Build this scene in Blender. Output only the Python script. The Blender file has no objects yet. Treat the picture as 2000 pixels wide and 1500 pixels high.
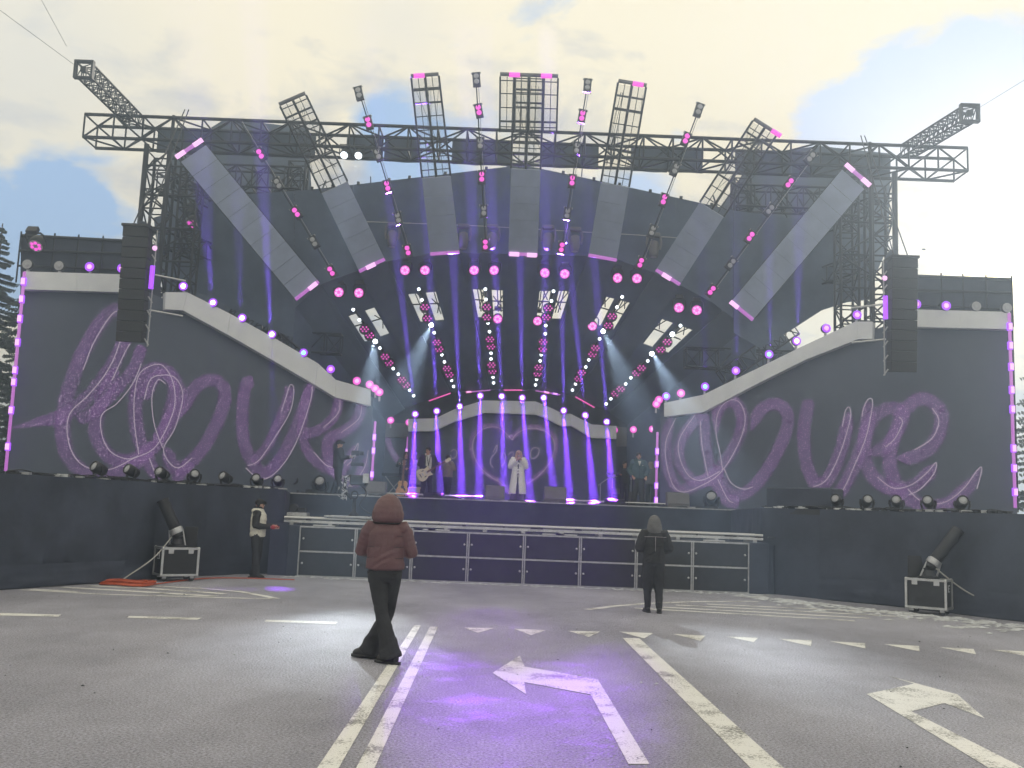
import bpy, bmesh, math, random
from mathutils import Vector, Matrix, noise as mnoise
random.seed(7)
V = Vector
scene = bpy.context.scene
COL = scene.collection

# ------------------------------------------------------------------ camera, world, sun
CAM_H, PITCH, ROLL, FOCAL = 1.65, math.radians(7.5), math.radians(2.2), 1900.0   # focal in px of a 2000 px wide frame
cp, sp, cr, sr = math.cos(PITCH), math.sin(PITCH), math.cos(ROLL), math.sin(ROLL)
cam_data = bpy.data.cameras.new('camera')
cam_data.sensor_width = 36.0
cam_data.lens = FOCAL / 2000.0 * 36.0
cam_data.clip_start, cam_data.clip_end = 0.1, 3000.0
cam = bpy.data.objects.new('camera', cam_data)
COL.objects.link(cam)
_fw, _up, _rt = V((0, cp, sp)), V((0, -sp, cp)), V((1, 0, 0))
_cx, _cy = cr * _rt + sr * _up, -sr * _rt + cr * _up
_m = Matrix((_cx, _cy, -_fw)).transposed().to_4x4()
_m.translation = (0, 0, CAM_H)
cam.matrix_world = _m
scene.camera = cam

SUN_EL, SUN_AZ = math.radians(14.6), math.radians(27.2)      # azimuth clockwise from +Y
sun_dir = V((math.sin(SUN_AZ) * math.cos(SUN_EL), math.cos(SUN_AZ) * math.cos(SUN_EL), math.sin(SUN_EL)))

def build_world():
    w = bpy.data.worlds.new('World'); scene.world = w; w.use_nodes = True
    nt = w.node_tree; N = nt.nodes; L = nt.links
    N.clear()
    def node(t, **k):
        n = N.new(t)
        for a, b in k.items(): setattr(n, a, b)
        return n
    def math_(op, a, b=None, clamp=False):
        n = node('ShaderNodeMath', operation=op, use_clamp=clamp)
        for i, x in enumerate((a, b)):
            if x is None: continue
            if hasattr(x, 'is_output'): L.new(x, n.inputs[i])
            else: n.inputs[i].default_value = x
        return n.outputs[0]
    def mixc(f, a, b):
        n = node('ShaderNodeMix', data_type='RGBA')
        for i, x in ((0, f), (6, a), (7, b)):
            if hasattr(x, 'is_output'): L.new(x, n.inputs[i])
            else: n.inputs[i].default_value = x if i == 0 else (*x, 1)
        return n.outputs[2]
    out = node('ShaderNodeOutputWorld'); bg = node('ShaderNodeBackground')
    bg.inputs[1].default_value = 0.1
    L.new(bg.outputs[0], out.inputs[0])
    sky = node('ShaderNodeTexSky', sky_type='NISHITA', sun_disc=False, sun_elevation=SUN_EL, sun_rotation=SUN_AZ)
    sky.air_density = 1.3; sky.dust_density = 2.0; sky.ozone_density = 1.4
    tc = node('ShaderNodeTexCoord')
    sep = node('ShaderNodeSeparateXYZ'); L.new(tc.outputs['Generated'], sep.inputs[0])
    x, y, z = sep.outputs
    zz = math_('ADD', math_('MAXIMUM', z, 0.0), 0.22)
    comb = node('ShaderNodeCombineXYZ')
    L.new(math_('DIVIDE', x, zz), comb.inputs[0]); L.new(math_('DIVIDE', y, zz), comb.inputs[1])
    def noise(scale, detail, rough, off, dist=0.0):
        n = node('ShaderNodeTexNoise'); n.inputs['Scale'].default_value = scale
        n.inputs['Detail'].default_value = detail; n.inputs['Roughness'].default_value = rough
        n.inputs['Distortion'].default_value = dist
        mp = node('ShaderNodeMapping'); mp.inputs['Location'].default_value = off
        L.new(comb.outputs[0], mp.inputs[0]); L.new(mp.outputs[0], n.inputs['Vector'])
        return n.outputs[0]
    n1 = noise(2.1, 6, 0.6, (3.1, 1.7, 0), 0.5)
    n2 = noise(0.7, 2, 0.55, (8.1, 2.2, 0), 0.2)
    n3 = noise(6.5, 5, 0.62, (1.1, 5.2, 0), 0.4)
    def around(direction, power):
        dp = node('ShaderNodeVectorMath', operation='DOT_PRODUCT')
        L.new(tc.outputs['Generated'], dp.inputs[0]); dp.inputs[1].default_value = V(direction).normalized()
        return math_('POWER', math_('MAXIMUM', dp.outputs['Value'], 0.0), power)
    # open blue gaps between the clouds
    gap = None
    for d, p, a in BLUE_GAPS:
        g = math_('MULTIPLY', around(d, p), a)
        gap = g if gap is None else math_('ADD', gap, g)
    cov = math_('ADD', math_('MULTIPLY', n1, 1.3), math_('MULTIPLY', n2, 0.5))
    cov = math_('SUBTRACT', cov, math_('MULTIPLY', gap, math_('ADD', math_('MULTIPLY', n3, 2.2), -0.1)))
    cov = math_('MULTIPLY', math_('SUBTRACT', cov, 0.58), 5.5, True)
    blue = mixc(0.86, sky.outputs[0], (2.5, 3.7, 5.6))
    shade = math_('MULTIPLY', math_('SUBTRACT', math_('ADD', math_('MULTIPLY', n2, 0.9), math_('MULTIPLY', n3, 0.75)), 0.62), 4.4, True)
    cloud = mixc(shade, (3.5, 3.65, 3.9), (6.4, 5.85, 4.5))
    # grey cloud bank over the right shoulder of the stage and in the upper left
    for d, p, a, c in GREY_BANKS:
        cloud = mixc(math_('MULTIPLY', around(d, p), a, True), cloud, c)
    col = mixc(cov, blue, cloud)
    glow = math_('ADD', math_('MULTIPLY', around(sun_dir, 1600), 50.0), math_('MULTIPLY', around(sun_dir, 300), 4.0))
    glow = math_('MULTIPLY', glow, math_('ADD', math_('MULTIPLY', n3, 1.6), 0.1))
    gl = node('ShaderNodeMix', data_type='RGBA', blend_type='MULTIPLY'); gl.inputs[0].default_value = 1.0
    gl.inputs[6].default_value = (1.0, 0.86, 0.55, 1)
    cg = node('ShaderNodeCombineColor'); [L.new(glow, cg.inputs[i]) for i in range(3)]
    L.new(cg.outputs[0], gl.inputs[7])
    add = node('ShaderNodeMix', data_type='RGBA', blend_type='ADD'); add.inputs[0].default_value = 1.0
    L.new(col, add.inputs[6]); L.new(gl.outputs[2], add.inputs[7])
    L.new(add.outputs[2], bg.inputs[0])

def ray(x, y):
    dx, dy = x - 1000.0, y - 750.0
    u, w = dx * cr + dy * sr, -dx * sr + dy * cr
    a, b = u / FOCAL, -w / FOCAL
    return V((a, cp - b * sp, sp + b * cp))
def at(x, y, Y):                       # the point at depth Y that the photograph shows at (x, y)
    r = ray(x, y); return V((0, 0, CAM_H)) + r * (Y / r.y)
def ground(x, y, Z=0.0):
    r = ray(x, y); t = (Z - CAM_H) / r.z; return V((r.x * t, r.y * t, Z))
def on_plane(x, y, p0, n):
    r = ray(x, y); o = V((0, 0, CAM_H)); return o + r * ((p0 - o).dot(n) / r.dot(n))

BLUE_GAPS = [(ray(130, 400), 700, 0.6), (ray(1860, 200), 350, 1.0), (ray(1640, 240), 700, 0.55),
             (ray(820, 340), 1200, 0.55), (ray(760, 230), 2000, 0.35), (ray(1330, 240), 1800, 0.32), (ray(1250, 390), 2000, 0.4), (ray(20, 520), 1200, 0.45)]
GREY_BANKS = [(ray(60, 120), 160, 0.55, (4.6, 4.7, 4.7)), (ray(1970, 200), 700, 0.75, (4.0, 4.25, 4.6)), (ray(1900, 390), 900, 0.5, (4.3, 4.5, 4.8)), (ray(780, 40), 900, 0.35, (4.8, 4.8, 4.8))]
build_world()
sun_data = bpy.data.lights.new('sun', 'SUN'); sun_data.energy = 0.75; sun_data.angle = math.radians(10); sun_data.color = (1.0, 0.9, 0.76)
sun = bpy.data.objects.new('sun', sun_data); COL.objects.link(sun)
sun.rotation_euler = (-sun_dir).to_track_quat('-Z', 'Y').to_euler()
scene.view_settings.view_transform = 'Standard'; scene.view_settings.look = 'None'
scene.view_settings.exposure = 0.78; scene.view_settings.gamma = 1.0; scene.view_settings.use_curve_mapping = False
scene.cycles.max_bounces = 3; scene.cycles.diffuse_bounces = 2; scene.cycles.glossy_bounces = 2; scene.world.cycles.sampling_method = "MANUAL"; scene.world.cycles.sample_map_resolution = 512; scene.cycles.use_adaptive_sampling = True; scene.cycles.adaptive_threshold = 0.03; scene.cycles.volume_bounces = 0; scene.cycles.transparent_max_bounces = 16
scene.cycles.use_denoising = True
try: scene.cycles.denoiser = 'OPENIMAGEDENOISE'
except Exception: pass
scene.cycles.sample_clamp_indirect = 6.0

# ------------------------------------------------------------------ helpers
ORG = {}
def link(o): COL.objects.link(o); return o
def tag(o, label=None, cat=None, group=None, kind=None):
    if label: o['label'] = label
    if cat: o['category'] = cat
    if group: o['group'] = group
    if kind: o['kind'] = kind
    return o
def thing(name, label, cat, loc=(0, 0, 0), group=None):
    o = bpy.data.objects.new(name, None); o.empty_display_size = 0.2; link(o)
    o.location = loc; ORG[o] = V(loc)
    return tag(o, label, cat, group)
def org(parent): return ORG.get(parent, V((0, 0, 0))) if parent else V((0, 0, 0))
def obj(name, me, mat=None, parent=None, M=None):
    o = bpy.data.objects.new(name, me); link(o)
    if mat and not me.materials: me.materials.append(mat)
    if parent:
        o.parent = parent
        ORG[o] = org(parent)
    if M is not None: o.matrix_basis = Matrix.Translation(-org(parent)) @ M
    return o
def copy_tree(o, parent=None):
    c = o.copy(); link(c)
    ORG[c] = ORG.get(o, V((0, 0, 0)))
    if parent: c.parent = parent
    for ch in o.children: copy_tree(ch, c)
    return c
ORD = ['first', 'second', 'third', 'fourth', 'fifth', 'sixth', 'seventh', 'eighth', 'ninth', 'tenth', 'eleventh', 'twelfth', 'thirteenth', 'fourteenth', 'fifteenth']

class MB:                              # collects shapes in world coordinates, builds one mesh object
    def __init__(s): s.v = []; s.f = []; s.uv = None; s.mi = []
    def add(s, vs, fs, mi=0):
        b = len(s.v); s.v += [V(p) for p in vs]; s.f += [[i + b for i in f] for f in fs]; s.mi += [mi] * len(fs); return s
    def box(s, a, b, M=None, mi=0):
        (x0, y0, z0), (x1, y1, z1) = a, b
        vs = [V(p) for p in ((x0, y0, z0), (x1, y0, z0), (x1, y1, z0), (x0, y1, z0), (x0, y0, z1), (x1, y0, z1), (x1, y1, z1), (x0, y1, z1))]
        if M: vs = [M @ p for p in vs]
        return s.add(vs, [(3, 2, 1, 0), (4, 5, 6, 7), (0, 1, 5, 4), (1, 2, 6, 5), (2, 3, 7, 6), (3, 0, 4, 7)], mi)
    def loft(s, rings, caps=True, mi=0):
        n = len(rings[0]); vs = [p for r in rings for p in r]; fs = []
        for k in range(len(rings) - 1):
            for i in range(n):
                j = (i + 1) % n; fs.append((k * n + i, k * n + j, (k + 1) * n + j, (k + 1) * n + i))
        if caps: fs.append(tuple(range(n - 1, -1, -1))); fs.append(tuple((len(rings) - 1) * n + i for i in range(n)))
        return s.add(vs, fs, mi)
    def tube(s, pts, r, n=8, mi=0, caps=True):
        pts = [V(p) for p in pts]; rings = []
        rr = r if isinstance(r, (list, tuple)) else [r] * len(pts)
        up = None
        for i, p in enumerate(pts):
            d = (pts[min(i + 1, len(pts) - 1)] - pts[max(i - 1, 0)])
            d = d.normalized() if d.length > 1e-9 else V((0, 0, 1))
            if up is None: up = d.orthogonal().normalized()
            else:
                up = up - d * up.dot(d)
                up = up.normalized() if up.length > 1e-6 else d.orthogonal().normalized()
            w = d.cross(up); q = rr[i]
            qa, qb = q if isinstance(q, (tuple, list)) else (q, q)
            rings.append([p + up * (math.cos(t) * qa) + w * (math.sin(t) * qb) for t in (2 * math.pi * k / n for k in range(n))])
        return s.loft(rings, caps, mi)
    def prism(s, poly, d, mi=0):       # polygon extruded along vector d
        n = len(poly); poly = [V(p) for p in poly]; d = V(d)
        vs = poly + [p + d for p in poly]
        fs = [tuple(range(n - 1, -1, -1)), tuple(range(n, 2 * n))] + [(i, (i + 1) % n, n + (i + 1) % n, n + i) for i in range(n)]
        return s.add(vs, fs, mi)
    def lathe(s, prof, base, axis, n=16, mi=0):   # profile [(r, h)] about axis from base
        axis = V(axis).normalized(); u = axis.orthogonal().normalized(); w = axis.cross(u); base = V(base)
        return s.loft([[base + axis * h + (u * math.cos(t) + w * math.sin(t)) * max(r, 1e-4) for t in (2 * math.pi * k / n for k in range(n))] for r, h in prof], True, mi)
    def ball(s, c, r, n=12, m=8, M=None, mi=0):
        c = V(c); rx, ry, rz = r if isinstance(r, (tuple, list)) else (r, r, r); rings = []
        for j in range(m + 1):
            a = -math.pi / 2 + math.pi * j / m; ca = max(math.cos(a), 1e-3)
            ring = [V((rx * ca * math.cos(t), ry * ca * math.sin(t), rz * math.sin(a))) for t in (2 * math.pi * k / n for k in range(n))]
            rings.append([c + ((M @ p) if M else p) for p in ring])
        return s.loft(rings, True, mi)
    def mesh(s, name, O=V((0, 0, 0)), smooth=False):
        me = bpy.data.meshes.new(name); me.from_pydata([tuple(p - O) for p in s.v], [], s.f)
        if any(s.mi): me.polygons.foreach_set('material_index', s.mi)
        me.validate(); me.update()
        if smooth: me.polygons.foreach_set('use_smooth', [True] * len(me.polygons))
        return me
    def build(s, name, mats, parent=None, smooth=False):
        me = s.mesh(name, org(parent), smooth)
        for m in (mats if isinstance(mats, (list, tuple)) else [mats]): me.materials.append(m)
        return obj(name, me, None, parent)
def fix_normals(o):
    bm = bmesh.new(); bm.from_mesh(o.data); bmesh.ops.recalc_face_normals(bm, faces=bm.faces); bm.to_mesh(o.data); bm.free(); return o
def smooth_by_angle(o, ang=40):
    me = o.data; me.polygons.foreach_set('use_smooth', [True] * len(me.polygons))
    try: me.set_sharp_from_angle(angle=math.radians(ang))
    except Exception: pass
    return o
def bevel(o, w=0.01, seg=1):
    bm = bmesh.new(); bm.from_mesh(o.data)
    bmesh.ops.recalc_face_normals(bm, faces=bm.faces)
    bmesh.ops.bevel(bm, geom=[e for e in bm.edges if e.is_manifold and e.calc_face_angle(0) > 0.6], offset=w, segments=seg, affect='EDGES', clamp_overlap=True)
    bm.to_mesh(o.data); bm.free(); return o

# ------------------------------------------------------------------ materials
def mat(name, col, rough=0.6, metal=0.0, var=0.12, scale=6.0, bump=0.0, bscale=60.0, spec=0.5, dirt=None, coat=0.0):
    m = bpy.data.materials.new(name); m.use_nodes = True
    nt = m.node_tree; N = nt.nodes; L = nt.links; b = N['Principled BSDF']
    b.inputs['Roughness'].default_value = rough; b.inputs['Metallic'].default_value = metal
    b.inputs['Specular IOR Level'].default_value = spec; b.inputs['Coat Weight'].default_value = coat
    tc = N.new('ShaderNodeTexCoord')
    n = N.new('ShaderNodeTexNoise'); n.inputs['Scale'].default_value = scale; n.inputs['Detail'].default_value = 6; n.inputs['Roughness'].default_value = 0.6
    L.new(tc.outputs['Object'], n.inputs['Vector'])
    r = N.new('ShaderNodeValToRGB'); r.color_ramp.elements[0].position = 0.3; r.color_ramp.elements[1].position = 0.7
    lo = [max(0, c * (1 - var)) for c in col]; hi = [min(1, c * (1 + var)) for c in col]
    if dirt: lo = dirt
    r.color_ramp.elements[0].color = (*lo, 1); r.color_ramp.elements[1].color = (*hi, 1)
    L.new(n.outputs[0], r.inputs[0]); L.new(r.outputs[0], b.inputs['Base Color'])
    if bump:
        n2 = N.new('ShaderNodeTexNoise'); n2.inputs['Scale'].default_value = bscale; n2.inputs['Detail'].default_value = 4
        L.new(tc.outputs['Object'], n2.inputs['Vector'])
        bp = N.new('ShaderNodeBump'); bp.inputs['Strength'].default_value = bump; bp.inputs['Distance'].default_value = 0.02
        L.new(n2.outputs[0], bp.inputs['Height']); L.new(bp.outputs[0], b.inputs['Normal'])
    return m
def emit(name, col, strength, base=(0.1, 0.1, 0.1)):
    m = bpy.data.materials.new(name); m.use_nodes = True
    b = m.node_tree.nodes['Principled BSDF']; b.inputs['Base Color'].default_value = (*base, 1)
    b.inputs['Emission Color'].default_value = (*col, 1); b.inputs['Emission Strength'].default_value = strength
    m.cycles.emission_sampling = 'NONE'
    return m
def asphalt_mat():
    m = bpy.data.materials.new('wet_asphalt'); m.use_nodes = True
    nt = m.node_tree; N = nt.nodes; L = nt.links; b = N['Principled BSDF']
    tc = N.new('ShaderNodeTexCoord')
    def noise(s, d, r=0.6, sc=None):
        n = N.new('ShaderNodeTexNoise'); n.inputs['Scale'].default_value = s; n.inputs['Detail'].default_value = d; n.inputs['Roughness'].default_value = r
        if sc:
            mp = N.new('ShaderNodeMapping'); mp.inputs['Scale'].default_value = sc; L.new(tc.outputs['Object'], mp.inputs[0]); L.new(mp.outputs[0], n.inputs['Vector'])
        else: L.new(tc.outputs['Object'], n.inputs['Vector'])
        return n.outputs[0]
    def ramp(f, p0, c0, p1, c1):
        r = N.new('ShaderNodeValToRGB'); e = r.color_ramp.elements
        e[0].position, e[1].position = p0, p1; e[0].color = (*c0, 1) if len(c0) == 3 else c0; e[1].color = (*c1, 1)
        L.new(f, r.inputs[0]); return r.outputs[0]
    big = noise(0.45, 6, 0.65, (1, 0.6, 1)); fine = noise(48, 5, 0.75); mid = noise(2.2, 6, 0.65)
    streak = noise(0.5, 4, 0.6)
    vor = N.new('ShaderNodeTexVoronoi'); vor.inputs['Scale'].default_value = 42; L.new(tc.outputs['Object'], vor.inputs['Vector'])
    base = ramp(fine, 0.37, (0.24, 0.245, 0.30), 0.63, (0.76, 0.77, 0.91))
    tone = ramp(big, 0.35, (0.64, 0.63, 0.64), 0.62, (1.0, 0.985, 0.98))
    mx = N.new('ShaderNodeMix'); mx.data_type = 'RGBA'; mx.blend_type = 'MULTIPLY'; mx.inputs[0].default_value = 1
    L.new(base, mx.inputs[6]); L.new(tone, mx.inputs[7])
    L.new(mx.outputs[2], b.inputs['Base Color'])
    w = N.new('ShaderNodeMath'); w.operation = 'ADD'; L.new(mid, w.inputs[0]); L.new(streak, w.inputs[1])
    rough = ramp(w.outputs[0], 0.8, (0.5, 0.5, 0.5), 1.15, (0.62, 0.62, 0.62))
    L.new(rough, b.inputs['Roughness'])
    b.inputs['Specular IOR Level'].default_value = 0.36
    ad = N.new('ShaderNodeMath'); ad.operation = 'ADD'; L.new(fine, ad.inputs[0]); L.new(vor.outputs['Distance'], ad.inputs[1])
    bp = N.new('ShaderNodeBump'); bp.inputs['Strength'].default_value = 0.9; bp.inputs['Distance'].default_value = 0.022
    L.new(ad.outputs[0], bp.inputs['Height']); L.new(bp.outputs[0], b.inputs['Normal'])
    return m
def paint_mat():                       # worn road paint: asphalt shows through
    m = bpy.data.materials.new('worn_road_paint'); m.use_nodes = True
    nt = m.node_tree; N = nt.nodes; L = nt.links; b = N['Principled BSDF']
    tc = N.new('ShaderNodeTexCoord')
    n = N.new('ShaderNodeTexNoise'); n.inputs['Scale'].default_value = 42; n.inputs['Detail'].default_value = 5; n.inputs['Roughness'].default_value = 0.7
    n2 = N.new('ShaderNodeTexNoise'); n2.inputs['Scale'].default_value = 2.4; n2.inputs['Detail'].default_value = 6
    for q in (n, n2): L.new(tc.outputs['Object'], q.inputs['Vector'])
    a = N.new('ShaderNodeMath'); a.operation = 'MULTIPLY_ADD'; L.new(n2.outputs[0], a.inputs[0]); a.inputs[1].default_value = 0.9; L.new(n.outputs[0], a.inputs[2])
    r = N.new('ShaderNodeValToRGB'); e = r.color_ramp.elements
    e[0].position, e[1].position = 0.78, 0.93; e[0].color = (0.22, 0.22, 0.22, 1); e[1].color = (0.84, 0.84, 0.83, 1)
    L.new(a.outputs[0], r.inputs[0]); L.new(r.outputs[0], b.inputs['Base Color'])
    b.inputs['Roughness'].default_value = 0.62
    bp = N.new('ShaderNodeBump'); bp.inputs['Strength'].default_value = 0.4; bp.inputs['Distance'].default_value = 0.008
    L.new(n.outputs[0], bp.inputs['Height']); L.new(bp.outputs[0], b.inputs['Normal'])
    return m
def mesh_mat():                        # see-through LED mesh skin
    m = bpy.data.materials.new('led_mesh_net'); m.use_nodes = True
    nt = m.node_tree; N = nt.nodes; L = nt.links
    b = N['Principled BSDF']; b.inputs['Base Color'].default_value = (0.2, 0.2, 0.21, 1); b.inputs['Roughness'].default_value = 0.7
    t = N.new('ShaderNodeBsdfTransparent'); mx = N.new('ShaderNodeMixShader')
    mx.inputs[0].default_value = 0.22
    L.new(t.outputs[0], mx.inputs[1]); L.new(b.outputs[0], mx.inputs[2]); L.new(mx.outputs[0], N['Material Output'].inputs[0])
    return m
def glitter_mat():                     # glittering ribbon lettering shown on the LED screens
    m = bpy.data.materials.new('glitter_lettering'); m.use_nodes = True
    nt = m.node_tree; N = nt.nodes; L = nt.links; N.remove(N['Principled BSDF'])
    uv = N.new('ShaderNodeUVMap'); sep = N.new('ShaderNodeSeparateXYZ'); L.new(uv.outputs[0], sep.inputs[0])
    tc = N.new('ShaderNodeTexCoord')
    n = N.new('ShaderNodeTexNoise'); n.inputs['Scale'].default_value = 19; n.inputs['Detail'].default_value = 4; n.inputs['Roughness'].default_value = 0.8
    n2 = N.new('ShaderNodeTexNoise'); n2.inputs['Scale'].default_value = 0.9; n2.inputs['Detail'].default_value = 3
    for q in (n, n2): L.new(tc.outputs['Object'], q.inputs['Vector'])
    def mth(op, a, b, c=False):
        k = N.new('ShaderNodeMath'); k.operation = op; k.use_clamp = c
        for i, x in enumerate((a, b)):
            if hasattr(x, 'is_output'): L.new(x, k.inputs[i])
            else: k.inputs[i].default_value = x
        return k.outputs[0]
    edge = mth('ABSOLUTE', mth('SUBTRACT', sep.outputs[1], 0.5), 0)            # 0 centre .. 0.5 rim
    sp = N.new('ShaderNodeTexNoise'); sp.inputs['Scale'].default_value = 30; sp.inputs['Detail'].default_value = 2; L.new(tc.outputs['Object'], sp.inputs['Vector'])
    spark = mth('MULTIPLY', mth('SUBTRACT', sp.outputs[0], 0.56), 9.0, True)
    # solid in the middle, breaking up into glitter towards the rim
    rim = mth('MULTIPLY', mth('SUBTRACT', mth('ADD', n.outputs[0], 0.02), mth('MULTIPLY', edge, 1.12)), 6.0, True)
    body = mth('MULTIPLY', rim, mth('ADD', mth('MULTIPLY', n2.outputs[0], 0.5), 0.14))
    a = mth('ADD', body, mth('MULTIPLY', mth('MULTIPLY', spark, rim), 0.42), True)
    r = N.new('ShaderNodeValToRGB'); e = r.color_ramp.elements
    e[0].position, e[1].position = 0.0, 1.0; e[0].color = (0.27, 0.13, 0.36, 1); e[1].color = (0.80, 0.55, 0.85, 1)
    L.new(spark, r.inputs[0])
    em = N.new('ShaderNodeEmission'); L.new(r.outputs[0], em.inputs[0]); em.inputs[1].default_value = 0.42
    t = N.new('ShaderNodeBsdfTransparent'); mx = N.new('ShaderNodeMixShader')
    L.new(a, mx.inputs[0]); L.new(t.outputs[0], mx.inputs[1]); L.new(em.outputs[0], mx.inputs[2]); L.new(mx.outputs[0], N['Material Output'].inputs[0])
    m.cycles.emission_sampling = 'NONE'
    return m

M = dict(
    asphalt=asphalt_mat(), paint=paint_mat(), net=mesh_mat(), glitter=glitter_mat(),
    snow=mat('old_snow', (0.58, 0.6, 0.64), 0.7, var=0.25, scale=9, bump=0.6, bscale=30),
    cloth=mat('black_drape_cloth', (0.048, 0.058, 0.09), 0.85, var=0.35, scale=1.2, bump=0.25, bscale=8),
    cloth2=mat('charcoal_canopy_cloth', (0.098, 0.132, 0.205), 0.8, var=0.3, scale=0.6, bump=0.3, bscale=5),
    cloth_grey=mat('grey_back_cloth', (0.10, 0.13, 0.19), 0.85, var=0.3, scale=0.5, bump=0.2, bscale=4),
    steel=mat('dark_steel', (0.035, 0.038, 0.045), 0.45, 0.6, var=0.3, scale=3),
    black=mat('black_paint', (0.022, 0.024, 0.032), 0.45, var=0.3, scale=5),
    alu=mat('brushed_aluminium', (0.62, 0.63, 0.65), 0.35, 0.85, var=0.12, scale=9),
    greyalu=mat('dull_aluminium', (0.5, 0.51, 0.54), 0.45, 0.7, var=0.2, scale=9),
    panel=mat('grey_led_panel', (0.35, 0.41, 0.56), 0.6, var=0.16, scale=0.9, bump=0.15, bscale=50),
    white=mat('white_fascia_sheet', (0.86, 0.89, 0.97), 0.55, var=0.07, scale=1.5, bump=0.08, bscale=3),
    dimwhite=mat('grey_shaded_fascia_sheet', (0.16, 0.16, 0.18), 0.6, var=0.12, scale=1.5),  # white fascia with the passage shade in its colour; also grey light housings
    screen=mat('led_screen_face', (0.1, 0.122, 0.178), 0.55, var=0.12, scale=0.5),
    lens_off=mat('grey_lens', (0.42, 0.43, 0.47), 0.25, var=0.08, scale=5),
    grille=mat('speaker_grille', (0.028, 0.029, 0.034), 0.7, var=0.3, scale=30, bump=0.3, bscale=180),
    wedge=mat('grey_monitor_cover', (0.17, 0.165, 0.175), 0.75, var=0.12, scale=4),
    deck=mat('stage_deck', (0.03, 0.03, 0.033), 0.6, var=0.3, scale=2),
    orange=mat('orange_cable', (0.55, 0.10, 0.04), 0.5),
    whiterub=mat('pale_cable', (0.45, 0.45, 0.44), 0.5),
    wood=mat('spruce_guitar_top', (0.62, 0.35, 0.13), 0.35, var=0.15, scale=14, coat=0.3),
    wood_dark=mat('dark_guitar_wood', (0.16, 0.07, 0.03), 0.35, var=0.2, scale=14, coat=0.3),
    cream=mat('cream_lacquer', (0.75, 0.68, 0.5), 0.25, var=0.05, coat=0.4),
    needles=mat('spruce_needles', (0.045, 0.07, 0.05), 0.8, var=0.4, scale=3),
    bark=mat('spruce_bark', (0.09, 0.06, 0.045), 0.9, var=0.3, scale=8, bump=0.5, bscale=20),
    pink=emit('magenta_led', (1.0, 0.08, 0.68), 0.75), pinkdim=emit('soft_magenta_led', (0.72, 0.2, 0.8), 0.45),
    pinkhot=emit('hot_pink_led', (1.0, 0.5, 0.92), 0.85), violet=emit('violet_led', (0.36, 0.04, 1.0), 1.0),
    red=emit('rose_led', (1.0, 0.12, 0.5), 0.7),
    bluewhite=emit('blue_white_lamp', (0.72, 0.86, 1.0), 6.0), pinkwhite=emit('pink_white_lamp', (1.0, 0.78, 0.98), 4.0),
    blue=emit('blue_lamp', (0.15, 0.5, 1.0), 2.5), warm=emit('white_lamp', (0.9, 0.97, 1.0), 8.0), coolwhite=emit('cool_white_pixel', (0.85, 0.95, 1.0), 2.2),
    line=emit('pale_pink_screen_line', (0.6, 0.48, 0.62), 0.34),
)

# shared bar mesh for trusses and pipes
_b = MB(); _b.tube([(0, 0, 0), (0, 0, 1)], 1.0, 6)
BAR = {k: _b.mesh('bar_' + k) for k in ('steel', 'black', 'alu', 'greyalu')}
for k in BAR: BAR[k].materials.append(M[k]); BAR[k].polygons.foreach_set('use_smooth', [len(p.vertices) == 4 for p in BAR[k].polygons])
def bar(name, a, b, r, parent, k='steel'):
    a, b = V(a), V(b); d = b - a
    q = V((0, 0, 1)).rotation_difference(d.normalized()).to_matrix().to_4x4()
    return obj(name, BAR[k], None, parent, Matrix.Translation(a) @ q @ Matrix.Diagonal((r, r, d.length, 1)))
def truss(root, a, b, w, h, bays, r=0.045, rb=0.024, side=None, k='steel', style='warren', posts=True):
    """box truss from a to b (centre line); w along side vector, h along the third axis"""
    a, b = V(a), V(b); d = (b - a).normalized()
    s = V(side) if side else d.cross(V((0, 0, 1)))
    s = (s - d * s.dot(d)).normalized(); u = s.cross(d).normalized()
    if u.z < 0: u = -u
    c = [s * (w / 2) + u * (h / 2), -s * (w / 2) + u * (h / 2), -s * (w / 2) - u * (h / 2), s * (w / 2) - u * (h / 2)]
    for o in c: bar('chord', a + o, b + o, r, root, k)
    st = (b - a) / bays
    for i in range(bays):
        p, q = a + st * i, a + st * (i + 1)
        for f in range(4):
            o0, o1 = c[f], c[(f + 1) % 4]
            if (i + f) % 2: o0, o1 = o1, o0
            bar('brace', p + o0, q + o1, rb, root, k)
            if posts: bar('post', p + c[f], p + c[(f + 1) % 4], rb, root, k)
    if posts:
        for f in range(4): bar('post', b + c[f], b + c[(f + 1) % 4], rb, root, k)
    return root

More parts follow.
